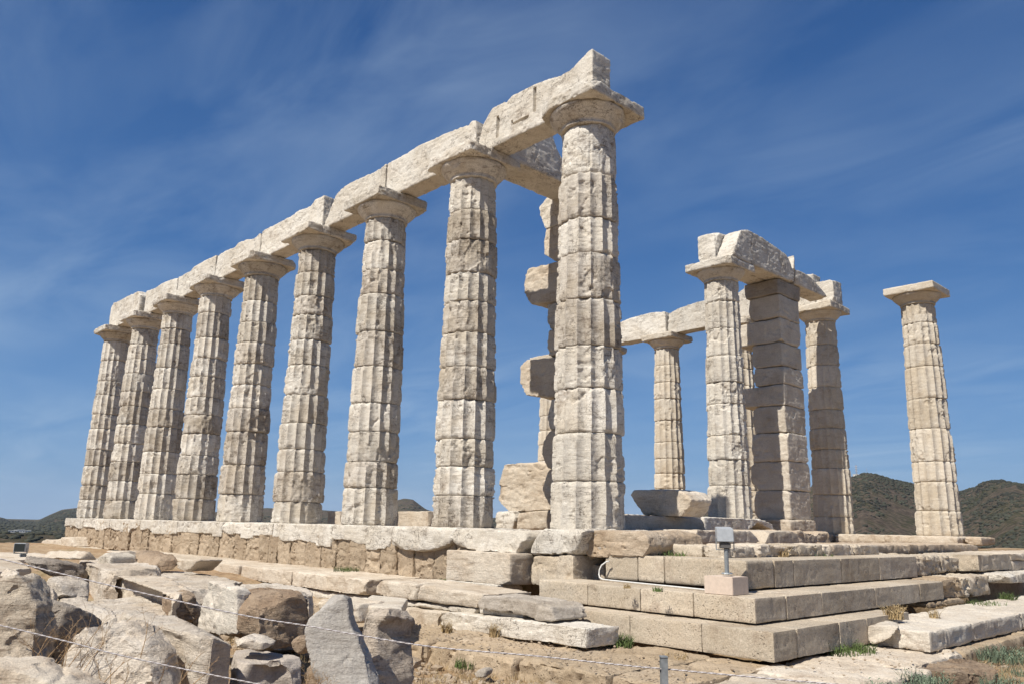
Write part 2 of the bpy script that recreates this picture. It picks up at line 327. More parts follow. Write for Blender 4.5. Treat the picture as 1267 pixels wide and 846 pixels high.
def far_scrub():
    rr = np.random.RandomState(7); V = []; F = []; ico = bmesh.new(); bmesh.ops.create_icosphere(ico, subdivisions=1, radius=1)
    iv = np.array([v.co[:] for v in ico.verts]); iff = np.array([[v.index for v in f.verts] for f in ico.faces]); ico.free()
    parts = [(96, 116, 500, 1650, 9000), (116, 160, 700, 2600, 2500), (160, 172, 350, 3300, 6000)]
    for a0, a1, r0, r1, n in parts:
        az = rr.uniform(a0, a1, n); rad = np.sqrt(rr.uniform(r0 ** 2, r1 ** 2, n)); a = np.radians(az)
        x, y, z = CX + rad * np.cos(a), CY + rad * np.sin(a), terrain(az, rad)
        keep = fbm(np.stack([x, y, 0 * x], 1), 1 / 90., 3, 77) > -.35
        x, y, z = x[keep], y[keep], z[keep]; m_ = len(x); s = rr.uniform(1.0, 3.4, m_) * (1 + (rad[keep] > 1700) * .8)
        jit = 1 + rr.uniform(-.28, .28, (m_, len(iv), 1)); P_ = iv[None] * jit * s[:, None, None] * np.array([1, 1, .6]); P_[:, :, 0] += x[:, None]; P_[:, :, 1] += y[:, None]; P_[:, :, 2] += z[:, None] + .2
        base = sum(len(v) for v in V); V.append(P_.reshape(-1, 3)); F.append((iff[None] + (np.arange(m_) * len(iv))[:, None, None] + base).reshape(-1, 3))
    tag(mesh_np('scrub', np.concatenate(V), np.concatenate(F), M['scrub']), 'low dark bushes dotted over the far hillsides', 'scrub', kind='stuff')
far_scrub()

# ================================================================ stone maker
def weather(V, E, Nn, vox, wear, amp, seed, rocky=False):
    n = len(V); deg = np.bincount(E.ravel(), minlength=n).astype(float); deg[deg == 0] = 1
    def lap(S):
        A = np.zeros_like(S)
        for k in range(3): A[:, k] = np.bincount(E[:, 0], S[E[:, 1], k], n) + np.bincount(E[:, 1], S[E[:, 0], k], n)
        return S * .4 + .6 * A / deg[:, None]
    W = V + seed * 3.7
    S = V.copy(); n1 = max(1, int(round(.020 / vox * 2)))
    for _ in range(n1): S = lap(S)
    L1 = S - V
    for _ in range(n1 * 5): S = lap(S)
    L2 = S - V
    m1 = .15 + .9 * np.clip(fbm(W, 5, 3, 1) + .25, 0, 1.5)
    m2 = sstep(fbm(W, 2.6, 4, 2), .15, .7)
    m2 = m2 * .6; V = V + L1 * (np.clip(m1 * wear, 0, 1.3))[:, None] + L2 * (np.clip(m2 * wear, 0, 1.4))[:, None]
    rid = 1 - 2 * np.abs(fbm(W, 1.6, 4, 40, .55)); V = V + Nn * (rid * (.011 if rocky else .003) * amp)[:, None]
    rs_ = np.random.RandomState(seed); ext = V.max(0) - V.min(0) + .05
    for _ in range(20 if rocky else 0 if wear < .3 else 2 if wear < .6 else 5):
        q = rs_.normal(size=3); q /= np.linalg.norm(q); pr_ = V @ q; dd = np.quantile(pr_, rs_.uniform(.955, .995) if rocky else rs_.uniform(.988, .999)) ; ov = np.clip(pr_ - dd, 0, .10 if rocky else .04); V = V - ov[:, None] * q
    cr = fbm(W, 1.1, 3, 60); crack = np.exp(-(cr / .035) ** 2)
    d = .0055 * fbm(W, 2.6, 3, 3) + .0045 * fbm(W, 12, 4, 4, .65) + .0045 * fbm(W * [1, 1, 6.], 4, 3, 5) - .012 * crack * (amp > .7) - .011 * sstep(fbm(W, 5, 4, 8, .6), .42, .52)
    return V + Nn * (d * amp)[:, None]
_seed = [0]
CARVE = {'architrave_block-2.28': [(-1.0, -.94, 6.24, 6.66, .07), (-1.85, -1.79, 6.12, 6.5, .07), (-1.5, -1.1, 6.2, 6.24, .05), (-1.5, -1.46, 6.24, 6.3, .05)]}
def stone_mesh(name, poly, T, vox, wear, amp, mat, parent=None, origin=None):
    _seed[0] += 1; seed = _seed[0]
    P = np.array(poly, float); T = np.array(T, float)
    o = origin if origin is not None else np.array([*(P.mean(0) + T / 2)[:2], P[:, 2].min()])
    n = len(P); bm = bmesh.new()
    a = [bm.verts.new(p - o) for p in P]; b = [bm.verts.new(p + T - o) for p in P]
    caps = [bm.faces.new(a), bm.faces.new(b[::-1])]
    for i in range(n): bm.faces.new((a[i], b[i], b[(i + 1) % n], a[(i + 1) % n]))
    bmesh.ops.triangulate(bm, faces=caps, ngon_method='EAR_CLIP'); bmesh.ops.recalc_face_normals(bm, faces=bm.faces[:])
    me = bpy.data.meshes.new('tmp'); bm.to_mesh(me); bm.free()
    ob = bpy.data.objects.new('tmp', me); sc.collection.objects.link(ob)
    rm = ob.modifiers.new('r', 'REMESH'); rm.mode = 'VOXEL'; rm.voxel_size = vox
    dg = bpy.context.evaluated_depsgraph_get(); me2 = bpy.data.meshes.new_from_object(ob.evaluated_get(dg))
    bpy.data.objects.remove(ob); bpy.data.meshes.remove(me)
    nv = len(me2.vertices); V = np.empty(nv * 3); me2.vertices.foreach_get('co', V); V = V.reshape(-1, 3)
    E = np.empty(len(me2.edges) * 2, int); me2.edges.foreach_get('vertices', E); E = E.reshape(-1, 2)
    Nn = np.empty(nv * 3); me2.vertex_normals.foreach_get('vector', Nn); Nn = Nn.reshape(-1, 3)
    V = weather(V, E, Nn, vox, wear, amp, seed, mat.name.startswith(('rock', 'slate')))
    for (c0, c1, c2, c3, dp) in CARVE.get(name + str(round(P[0][0], 2)), []):
        G = V + o; k = (G[:, 0] > c0) & (G[:, 0] < c1) & (G[:, 2] > c2) & (G[:, 2] < c3) & (G[:, 1] < P[0][1] + .12); V[k, 1] += dp
    me2.vertices.foreach_set('co', V.ravel()); me2.polygons.foreach_set('use_smooth', np.ones(len(me2.polygons), bool))
    me2.materials.clear(); me2.materials.append(mat); me2.name = name; me2.update(); me2.set_sharp_from_angle(angle=math.radians(32))
    ob = bpy.data.objects.new(name, me2); ob.location = o if parent is None else (0, 0, 0)
    return link(ob, parent)

DATA = [
  ('architrave_block', 'highest jagged stone beam end standing on the tallest nearest column', 'stone beam', 'architrave blocks along the long colonnade', 'marble', ((-2.28, -0.13, 5.99), (0.2, -0.13, 5.99), (0.2, -0.13, 6.2), (0.2, -0.13, 6.8), (0.12, -0.13, 6.8), (-0.07, -0.13, 6.72), (-0.26, -0.13, 6.64), (-0.39, -0.13, 6.65), (-0.97, -0.13, 6.72), (-1.5, -0.13, 6.73), (-1.56, -0.13, 6.69), (-2, -0.13, 6.7), (-2.14, -0.13, 6.6), (-2.26, -0.13, 6.3)), (0, 0.42, 0), 0.018, 0.4, 0.8),
  ('architrave_block', 'second stone beam from the near end, with a narrow dark gap at its near end', 'stone beam', 'architrave blocks along the long colonnade', 'marble', ((-4.93, -0.13, 5.99), (-2.34, -0.13, 5.99), (-2.34, -0.13, 6.3), (-2.36, -0.13, 6.63), (-2.46, -0.13, 6.67), (-2.56, -0.13, 6.62), (-3.24, -0.13, 6.7), (-3.9, -0.13, 6.74), (-4.3, -0.13, 6.71), (-4.93, -0.13, 6.72)), (0, 0.42, 0), 0.018, 0.4, 0.8),
  ('architrave_block', 'third stone beam from the near end, raised and sloping at its far end', 'stone beam', 'architrave blocks along the long colonnade', 'marble', ((-7.2, -0.13, 5.99), (-4.97, -0.13, 5.99), (-4.97, -0.13, 6.72), (-5.4, -0.13, 6.68), (-5.59, -0.13, 6.71), (-6.27, -0.13, 6.72), (-6.59, -0.13, 6.7), (-6.76, -0.13, 6.62), (-6.95, -0.13, 6.36)), (0, 0.42, 0), 0.018, 0.4, 0.8),
  ('architrave_block', 'fourth stone beam from the near end, its brown broken end standing proud', 'stone beam', 'architrave blocks along the long colonnade', 'marble', ((-10.05, -0.13, 5.99), (-7.24, -0.13, 5.99), (-7.24, -0.13, 6.76), (-7.62, -0.13, 6.77), (-7.8, -0.13, 6.67), (-8.31, -0.13, 6.73), (-8.7, -0.13, 6.69), (-9.1, -0.13, 6.66), (-9.72, -0.13, 6.7), (-10.05, -0.13, 6.67)), (0, 0.42, 0), 0.018, 0.4, 0.8),
  ('architrave_block', 'fifth stone beam from the near end, low and ragged on top', 'stone beam', 'architrave blocks along the long colonnade', 'marble', ((-12.55, -0.13, 5.99), (-10.09, -0.13, 5.99), (-10.09, -0.13, 6.68), (-10.47, -0.13, 6.62), (-10.9, -0.13, 6.7), (-11.33, -0.13, 6.72), (-11.5, -0.13, 6.64), (-12.18, -0.13, 6.7), (-12.55, -0.13, 6.66)), (0, 0.42, 0), 0.018, 0.4, 0.8),
  ('architrave_block', 'sixth stone beam from the near end, above the third and fourth farthest columns', 'stone beam', 'architrave blocks along the long colonnade', 'marble', ((-15.05, -0.13, 5.99), (-12.59, -0.13, 5.99), (-12.59, -0.13, 6.7), (-13.4, -0.13, 6.73), (-14, -0.13, 6.7), (-14.3, -0.13, 6.64), (-15.05, -0.13, 6.64)), (0, 0.42, 0), 0.018, 0.4, 0.8),
  ('architrave_block', 'seventh stone beam from the near end, next to the tall whitish end block', 'stone beam', 'architrave blocks along the long colonnade', 'marble', ((-17.6, -0.13, 5.99), (-15.09, -0.13, 5.99), (-15.09, -0.13, 6.62), (-15.7, -0.13, 6.7), (-16.3, -0.13, 6.72), (-16.8, -0.13, 6.69), (-17.6, -0.13, 6.74)), (0, 0.42, 0), 0.018, 0.4, 0.8),
  ('architrave_block', 'whitish end block of the long beam row on the farthest two columns', 'stone beam', 'architrave blocks along the long colonnade', 'marble', ((-20.5, -0.23, 5.99), (-17.75, -0.23, 5.99), (-17.75, -0.23, 6.62), (-18.05, -0.23, 6.82), (-20.3, -0.23, 6.86), (-20.5, -0.23, 6.74)), (0, 0.62, 0), 0.028, 0.5, 0.8),
  ('lintel_block', 'grey triangular stone beam spanning from the second column to the broken pier', 'stone beam', None, 'marble', ((-2.03, 0.3, 5.99), (-2.03, 2.2, 5.99), (-2.03, 2, 6.1), (-2.03, 1.72, 6.3), (-2.03, 1.5, 6.62), (-2.03, 1.33, 6.92), (-2.03, 1.2, 6.98), (-2.03, 0.9, 6.9), (-2.03, 0.3, 6.75)), (-0.68, 0, 0), 0.022, 0.6, 0.9),
  ('architrave_block', 'big grey beam with rounded top from the short row column to the square pier', 'stone beam', 'beams over the pier beside the short column row', 'marble', ((-1.93, 7.08, 5.99), (-1.93, 10, 5.99), (-1.93, 10, 6.37), (-1.93, 9.88, 6.37), (-1.93, 9.79, 6.54), (-1.93, 9.59, 6.66), (-1.93, 9.19, 6.71), (-1.93, 8.5, 6.8), (-1.93, 7.83, 6.8), (-1.93, 7.51, 6.7)), (-0.43, 0, 0), 0.02, 0.6, 0.9),
  ('architrave_block', 'smaller grey beam from the square pier to the last column behind it', 'stone beam', 'beams over the pier beside the short column row', 'marble', ((-1.93, 10.03, 5.99), (-1.93, 11.75, 5.99), (-1.93, 11.6, 6.1), (-1.93, 10.87, 6.36), (-1.93, 10.53, 6.39), (-1.93, 9.93, 6.37), (-1.93, 10.03, 6.75)), (-0.5, 0, 0), 0.024, 0.6, 0.9),
  ('architrave_block', 'pale slab lying behind the big grey beam, its end showing left of the seam', 'stone beam', 'beams over the pier beside the short column row', 'marble', ((-2.38, 7.12, 5.99), (-2.38, 9.9, 5.99), (-2.38, 9.8, 6.68), (-2.38, 8.9, 6.8), (-2.38, 7.3, 6.72), (-2.38, 7.12, 6.66)), (-0.46, 0, 0), 0.024, 0.6, 0.9),
  ('stone_block', 'small upright white block on the capital behind the square pier', 'stone block', None, 'marble', ((-2.45, 12.15, 5.99), (-1.95, 12.15, 5.99), (-1.95, 12.15, 6.62), (-2.45, 12.15, 6.62)), (0, 0.55, 0), 0.022, 0.6, 0.9),
  ('architrave_block', 'left far beam, just right of the tallest column, ragged on top', 'stone beam', 'beams on the far colonnade', 'marble', ((-10, 12.2, 5.99), (-7.38, 12.2, 5.99), (-7.4, 12.2, 6.74), (-8, 12.2, 6.8), (-8.9, 12.2, 6.76), (-9.5, 12.2, 6.66), (-10, 12.2, 6.5)), (0, 0.45, 0), 0.028, 0.6, 0.9),
  ('architrave_block', 'middle far beam between the small column and the short row column', 'stone beam', 'beams on the far colonnade', 'marble', ((-7.32, 12.2, 5.99), (-4.92, 12.2, 5.99), (-4.92, 12.2, 6.7), (-5.5, 12.2, 6.84), (-6.3, 12.2, 6.8), (-6.9, 12.2, 6.74), (-7.3, 12.2, 6.62)), (0, 0.45, 0), 0.028, 0.6, 0.9),
  ('architrave_block', 'far beam seen through the gap between the short row column and the square pier', 'stone beam', 'beams on the far colonnade', 'marble', ((-4.86, 12.2, 5.99), (-2.5, 12.2, 5.99), (-2.5, 12.2, 6.9), (-3.6, 12.2, 7), (-4.5, 12.2, 6.95), (-4.86, 12.2, 6.8)), (0, 0.45, 0), 0.028, 0.6, 0.9),
  ('stylobate_block', 'white marble edge block with ragged rim under the long colonnade, leftmost of eight', 'stone block', 'white marble edge blocks under the long colonnade', 'marble', ((-18.91, -0.63, 0), (-20.74, -0.63, 0), (-20.74, -0.63, -0.246), (-20.645, -0.63, -0.24), (-20.615, -0.63, -0.239), (-20.419, -0.63, -0.221), (-20.165, -0.63, -0.229), (-20.135, -0.63, -0.28), (-20.024, -0.63, -0.274), (-19.994, -0.63, -0.225), (-19.695, -0.63, -0.229), (-19.578, -0.63, -0.236), (-19.548, -0.63, -0.28), (-19.243, -0.63, -0.295), (-18.998, -0.63, -0.285), (-18.91, -0.63, -0.285)), (0, 1.2, 0), 0.018, 0.35, 0.9),
  ('stylobate_block', 'white marble edge block with ragged rim under the long colonnade, second from left of eight', 'stone block', 'white marble edge blocks under the long colonnade', 'marble', ((-16.61, -0.63, 0), (-18.89, -0.63, 0), (-18.89, -0.63, -0.25), (-18.566, -0.63, -0.239), (-18.394, -0.63, -0.238), (-18.082, -0.63, -0.24), (-17.883, -0.63, -0.242), (-17.774, -0.63, -0.24), (-17.744, -0.63, -0.318), (-17.633, -0.63, -0.313), (-17.404, -0.63, -0.311), (-17.095, -0.63, -0.308), (-17.065, -0.63, -0.267), (-16.843, -0.63, -0.26), (-16.813, -0.63, -0.247), (-16.636, -0.63, -0.243), (-16.64, -0.63, -0.253), (-16.61, -0.63, -0.237)), (0, 1.2, 0), 0.018, 0.35, 0.9),
  ('stylobate_block', 'white marble edge block with ragged rim under the long colonnade, third from left of eight', 'stone block', 'white marble edge blocks under the long colonnade', 'marble', ((-14.31, -0.63, 0), (-16.59, -0.63, 0), (-16.59, -0.63, -0.234), (-16.372, -0.63, -0.24), (-16.342, -0.63, -0.257), (-16.162, -0.63, -0.25), (-16.132, -0.63, -0.284), (-15.803, -0.63, -0.283), (-15.729, -0.63, -0.294), (-15.699, -0.63, -0.319), (-15.5, -0.63, -0.323), (-15.234, -0.63, -0.326), (-15.204, -0.63, -0.234), (-15.101, -0.63, -0.233), (-15.071, -0.63, -0.329), (-14.999, -0.63, -0.325), (-14.969, -0.63, -0.224), (-14.812, -0.63, -0.23), (-14.782, -0.63, -0.21), (-14.61, -0.63, -0.222), (-14.58, -0.63, -0.228), (-14.44, -0.63, -0.226), (-14.33, -0.63, -0.223), (-14.34, -0.63, -0.217), (-14.31, -0.63, -0.274)), (0, 1.2, 0), 0.018, 0.35, 0.9),
  ('stylobate_block', 'white marble edge block with ragged rim under the long colonnade, fourth from left of eight', 'stone block', 'white marble edge blocks under the long colonnade', 'marble', ((-11.91, -0.63, 0), (-14.29, -0.63, 0), (-14.29, -0.63, -0.233), (-14.092, -0.63, -0.241), (-13.964, -0.63, -0.24), (-13.934, -0.63, -0.216), (-13.774, -0.63, -0.206), (-13.584, -0.63, -0.214), (-13.554, -0.63, -0.247), (-13.434, -0.63, -0.241), (-13.404, -0.63, -0.323), (-13.292, -0.63, -0.313), (-12.984, -0.63, -0.314), (-12.954, -0.63, -0.314), (-12.665, -0.63, -0.318), (-12.572, -0.63, -0.318), (-12.542, -0.63, -0.305), (-12.25, -0.63, -0.315), (-12.22, -0.63, -0.282), (-11.966, -0.63, -0.288), (-11.91, -0.63, -0.289)), (0, 1.2, 0), 0.018, 0.35, 0.9),
  ('stylobate_block', 'white marble edge block with ragged rim under the long colonnade, fifth from left of eight', 'stone block', 'white marble edge blocks under the long colonnade', 'marble', ((-9.51, -0.63, 0), (-11.89, -0.63, 0), (-11.89, -0.63, -0.246), (-11.569, -0.63, -0.25), (-11.235, -0.63, -0.236), (-11.125, -0.63, -0.249), (-10.792, -0.63, -0.251), (-10.652, -0.63, -0.238), (-10.373, -0.63, -0.247), (-10.272, -0.63, -0.252), (-9.992, -0.63, -0.24), (-9.962, -0.63, -0.3), (-9.651, -0.63, -0.298), (-9.51, -0.63, -0.307)), (0, 1.2, 0), 0.018, 0.35, 0.9),
  ('stylobate_block', 'white marble edge block with ragged rim under the long colonnade, sixth from left of eight', 'stone block', 'white marble edge blocks under the long colonnade', 'marble', ((-7.31, -0.63, 0), (-9.49, -0.63, 0), (-9.49, -0.63, -0.244), (-9.176, -0.63, -0.241), (-8.98, -0.63, -0.24), (-8.95, -0.63, -0.212), (-8.732, -0.63, -0.212), (-8.629, -0.63, -0.214), (-8.599, -0.63, -0.302), (-8.496, -0.63, -0.294), (-8.376, -0.63, -0.305), (-8.117, -0.63, -0.302), (-8.087, -0.63, -0.238), (-7.785, -0.63, -0.238), (-7.755, -0.63, -0.221), (-7.443, -0.63, -0.225), (-7.31, -0.63, -0.224)), (0, 1.2, 0), 0.018, 0.35, 0.9),
  ('stylobate_block', 'white marble edge block with ragged rim under the long colonnade, seventh from left of eight', 'stone block', 'white marble edge blocks under the long colonnade', 'marble', ((-5.21, -0.63, 0), (-7.29, -0.63, 0), (-7.29, -0.63, -0.25), (-7.008, -0.63, -0.24), (-6.978, -0.63, -0.298), (-6.777, -0.63, -0.314), (-6.497, -0.63, -0.306), (-6.467, -0.63, -0.288), (-6.286, -0.63, -0.278), (-6.045, -0.63, -0.288), (-6.015, -0.63, -0.306), (-5.799, -0.63, -0.308), (-5.711, -0.63, -0.307), (-5.681, -0.63, -0.375), (-5.397, -0.63, -0.369), (-5.21, -0.63, -0.372)), (0, 1.2, 0), 0.018, 0.35, 0.9),
  ('stylobate_block', 'white marble edge block with ragged rim under the long colonnade, eighth from left of eight', 'stone block', 'white marble edge blocks under the long colonnade', 'marble', ((-3.41, -0.63, 0), (-5.19, -0.63, 0), (-5.19, -0.63, -0.244), (-4.871, -0.63, -0.23), (-4.698, -0.63, -0.233), (-4.48, -0.63, -0.24), (-4.45, -0.63, -0.28), (-4.264, -0.63, -0.296), (-4.174, -0.63, -0.287), (-4.144, -0.63, -0.375), (-3.857, -0.63, -0.367), (-3.827, -0.63, -0.343), (-3.608, -0.63, -0.339), (-3.578, -0.63, -0.308), (-3.435, -0.63, -0.322), (-3.44, -0.63, -0.318), (-3.41, -0.63, -0.272)), (0, 1.2, 0), 0.018, 0.35, 0.9),
  ('stylobate_block', 'thick white marble edge block with brown hollows below, left of the nearest column', 'stone block', 'white marble edge blocks under the long colonnade', 'marble', ((-0.42, -0.82, -0.01), (-1.75, -0.82, -0.01), (-1.86, -0.82, -0.12), (-1.7, -0.82, -0.24), (-1.2, -0.82, -0.29), (-0.9, -0.82, -0.26), (-0.5, -0.82, -0.31), (-0.36, -0.82, -0.1)), (0, 1.3, 0), 0.025, 1.6, 1.5),
  ('stylobate_block', 'white weathered block directly below the nearest column', 'stone block', 'white marble edge blocks under the long colonnade', 'marble', ((-0.3, -0.72, -0.13), (-0.12, -0.72, 0), (0.54, -0.72, 0.02), (0.47, -0.72, -0.11), (0.44, -0.72, -0.27), (-0.32, -0.72, -0.3), (-0.36, -0.72, -0.21)), (0, 1.3, 0), 0.025, 1.4, 1.6),
  ('stylobate_block', 'white block between the plain marble edge and the rough brown wall near the second column', 'stone block', 'white marble edge blocks under the long colonnade', 'marble', ((-3.38, -0.72, 0), (-3.38, -0.72, -0.3), (-2.7, -0.72, -0.36), (-2.2, -0.72, -0.3), (-1.9, -0.72, -0.2), (-1.75, -0.72, 0)), (0, 1.3, 0), 0.03, 1, 1),
  ('corner_boulder', 'rounded brown weathered block jutting right of the nearest column base', 'stone block', None, 'marble_brown', ((0.37, -0.52, -0.05), (0.53, -0.52, 0.01), (1.2, -0.52, 0.02), (1.31, -0.52, -0.03), (1.34, -0.52, -0.15), (1.25, -0.52, -0.26), (0.47, -0.52, -0.3), (0.32, -0.52, -0.22)), (0, 1.1, 0), 0.018, 1.2, 1.6),
  ('foundation_wall', 'rough brown stone wall under the long colonnade below the white edge blocks', 'wall', None, 'poros_wall', ((-20.7, -0.58, -0.72), (-1.7, -0.58, -0.72), (-1.7, -0.58, -0.02), (-20.7, -0.58, -0.02)), (0, 1, 0), 0.045, 1.2, 2.2),
  ('poros_block', 'square pitted cream block below the nearest column', 'stone block', None, 'poros', ((-0.33, -0.7, -0.31), (0.36, -0.7, -0.28), (0.37, -0.7, -0.65), (-0.34, -0.7, -0.65)), (0, 0.8, 0), 0.018, 0.7, 1),
  ('poros_block', 'small pitted block in the recess left of the white pipe', 'stone block', None, 'poros', ((0.26, -0.35, -0.39), (0.54, -0.35, -0.37), (0.55, -0.35, -0.63), (0.26, -0.35, -0.63)), (0, 0.5, 0), 0.02, 1.6, 1.5),
  ('marble_block', 'smooth marble block with a lip set against the rough wall left of the nearest column', 'stone block', None, 'marble_cream', ((-1.62, -1.02, -0.285), (-1.62, -1.02, -0.66), (-0.38, -1.02, -0.66), (-0.38, -1.02, -0.29)), (0, 0.42, 0), 0.016, 0.35, 0.6),
  ('marble_block', 'thin white ledge slab under the smooth marble block by the rough wall', 'stone block', None, 'marble', ((-1.6, -1.04, -0.665), (-1.6, -1.04, -0.73), (-0.55, -1.04, -0.75), (-0.55, -1.04, -0.665)), (0, 0.42, 0), 0.016, 0.35, 0.6),
  ('step_block', 'thin lipped marble step block below the rough wall, farthest of the straight run', 'stone block', 'marble step blocks below the rough wall', 'marble_cream', ((-13.588, -1.55, -0.93), (-11.212, -1.55, -0.93), (-11.212, -1.55, -0.715), (-13.588, -1.55, -0.715)), (0, 1.02, 0), 0.022, 0.45, 0.8),
  ('step_ledge', 'narrow lower ledge under the farthest block of the marble step run', 'stone ledge', 'ledges under the marble step run', 'marble', ((-13.588, -1.51, -1.06), (-11.212, -1.51, -1.06), (-11.212, -1.51, -0.945), (-13.588, -1.51, -0.945)), (0, 0.9, 0), 0.04, 0.7, 0.7),
  ('step_block', 'thin lipped marble step block below the rough wall, second farthest of the straight run', 'stone block', 'marble step blocks below the rough wall', 'marble_cream', ((-11.188, -1.55, -0.93), (-8.912, -1.55, -0.93), (-8.912, -1.55, -0.715), (-11.188, -1.55, -0.715)), (0, 1.02, 0), 0.022, 0.45, 0.8),
  ('step_ledge', 'narrow lower ledge under the second farthest block of the marble step run', 'stone ledge', 'ledges under the marble step run', 'marble', ((-11.188, -1.51, -1.06), (-8.912, -1.51, -1.06), (-8.912, -1.51, -0.945), (-11.188, -1.51, -0.945)), (0, 0.9, 0), 0.04, 0.7, 0.7),
  ('step_block', 'thin lipped marble step block below the rough wall, middle of the straight run', 'stone block', 'marble step blocks below the rough wall', 'marble_cream', ((-8.888, -1.55, -0.93), (-6.612, -1.55, -0.93), (-6.612, -1.55, -0.715), (-8.888, -1.55, -0.715)), (0, 1.02, 0), 0.022, 0.45, 0.8),
  ('step_ledge', 'narrow lower ledge under the middle block of the marble step run', 'stone ledge', 'ledges under the marble step run', 'marble', ((-8.888, -1.51, -1.06), (-6.612, -1.51, -1.06), (-6.612, -1.51, -0.945), (-8.888, -1.51, -0.945)), (0, 0.9, 0), 0.04, 0.7, 0.7),
  ('step_block', 'thin lipped marble step block below the rough wall, second nearest of the straight run', 'stone block', 'marble step blocks below the rough wall', 'marble_cream', ((-6.588, -1.55, -0.93), (-4.762, -1.55, -0.93), (-4.762, -1.55, -0.715), (-6.588, -1.55, -0.715)), (0, 1.02, 0), 0.022, 0.45, 0.8),
  ('step_ledge', 'narrow lower ledge under the second nearest block of the marble step run', 'stone ledge', 'ledges under the marble step run', 'marble', ((-6.588, -1.51, -1.06), (-4.762, -1.51, -1.06), (-4.762, -1.51, -0.945), (-6.588, -1.51, -0.945)), (0, 0.9, 0), 0.04, 0.7, 0.7),
  ('step_block', 'thin lipped marble step block below the rough wall, nearest of the straight run', 'stone block', 'marble step blocks below the rough wall', 'marble_cream', ((-4.738, -1.55, -0.93), (-2.732, -1.55, -0.93), (-2.732, -1.55, -0.715), (-4.738, -1.55, -0.715)), (0, 1.02, 0), 0.022, 0.45, 0.8),
  ('step_ledge', 'narrow lower ledge under the nearest block of the marble step run', 'stone ledge', 'ledges under the marble step run', 'marble', ((-4.738, -1.51, -1.06), (-2.732, -1.51, -1.06), (-2.732, -1.51, -0.945), (-4.738, -1.51, -0.945)), (0, 0.9, 0), 0.04, 0.7, 0.7),
  ('step_block', 'short rounded marble step block at the left start of the displaced pair', 'stone block', 'marble step blocks below the rough wall', 'marble_cream', ((-1.83, -2, -0.72), (-1.71, -2, -0.65), (-0.97, -2, -0.65), (-0.96, -2, -0.83), (-1.4, -2, -0.85), (-1.84, -2, -0.83)), (0, 0.75, 0), 0.018, 0.8, 0.9),
  ('step_block', 'long marble step block with a dark underside, in the middle below the rough wall', 'stone block', 'marble step blocks below the rough wall', 'marble_cream', ((-0.96, -2, -0.65), (0.24, -2, -0.68), (0.19, -2, -0.78), (0.11, -2, -0.83), (-0.94, -2, -0.83)), (0, 0.75, 0), 0.018, 0.5, 0.8),
  ('step_ledge', 'white ledge slab beneath the displaced step blocks', 'stone ledge', 'ledges under the marble step run', 'marble', ((-1.91, -1.97, -0.86), (0.13, -1.97, -0.84), (0.04, -1.97, -0.91), (-0.98, -1.97, -0.92), (-1.91, -1.97, -0.92)), (0, 0.7, 0), 0.025, 1, 0.8),
  ('step_block', 'grey topped block with a jagged broken right end, nearest on the middle step', 'stone block', 'marble step blocks below the rough wall', 'marble_grey', ((0.21, -2.06, -0.75), (0.29, -2.06, -0.68), (0.83, -2.06, -0.68), (1.15, -2.06, -0.69), (1.3, -2.06, -0.73), (1.37, -2.06, -0.84), (1.13, -2.06, -0.86), (0.95, -2.06, -0.82), (0.23, -2.06, -0.82)), (0, 0.5, 0), 0.016, 0.45, 1.1),
  ('step_ledge', 'white slab propping the grey topped broken block', 'stone ledge', 'ledges under the marble step run', 'marble', ((0.14, -1.98, -0.82), (0.84, -1.98, -0.82), (0.84, -1.98, -0.87), (0.15, -1.98, -0.89)), (0, 0.6, 0), 0.02, 0.8, 0.6),
  ('step_block', 'cream block in the lowest marble row, left of a v-shaped notch', 'stone block', 'marble step blocks below the rough wall', 'marble_cream', ((-1.12, -2.1, -0.92), (-0.33, -2.1, -0.91), (-0.41, -2.1, -0.97), (-0.4, -2.1, -1.08), (-1.11, -2.1, -1.09)), (0, 0.8, 0), 0.018, 0.4, 0.8),
  ('step_block', 'long cracked marble beam lying at the foot of the steps with a squared near end', 'stone block', 'marble step blocks below the rough wall', 'marble', ((-0.36, -2.12, -0.97), (-0.23, -2.12, -0.9), (0.89, -2.12, -0.87), (1.82, -2.12, -0.86), (1.81, -2.12, -1.03), (1.07, -2.12, -1.05), (0.29, -2.12, -1.06), (-0.38, -2.12, -1.06)), (0.02, 0.45, 0), 0.016, 0.4, 0.8),
  ('marble_block', 'bright white topped block behind the two pointed rocks', 'stone block', None, 'marble_white', ((-0.34, -3.188, -0.909), (0.379, -3.184, -0.88), (0.404, -3.2, -0.751), (-0.318, -3.213, -0.764)), (-0.9, 0.75, 0), 0.025, 0.7, 0.5),
  ('step_stone', 'cream dressed stone in the upper corner step, leftmost on the sunlit side', 'stone block', 'dressed stones of the upper corner step', 'poros', ((0.683, -0.5, -0.53), (1.157, -0.5, -0.53), (1.157, -0.5, -0.25), (0.683, -0.5, -0.25)), (0, 0.55, 0), 0.014, 0.22, 0.25),
  ('step_stone', 'cream dressed stone in the upper corner step, second from left on the sunlit side', 'stone block', 'dressed stones of the upper corner step', 'poros', ((1.163, -0.5, -0.53), (1.517, -0.5, -0.53), (1.517, -0.5, -0.25), (1.163, -0.5, -0.25)), (0, 0.55, 0), 0.014, 0.22, 0.25),
  ('step_stone', 'cream dressed stone in the upper corner step, at the very corner', 'stone block', 'dressed stones of the upper corner step', 'poros', ((1.523, -0.5, -0.53), (2.53, -0.5, -0.53), (2.53, -0.5, -0.25), (1.523, -0.5, -0.25)), (0, 0.55, 0), 0.014, 0.22, 0.25),
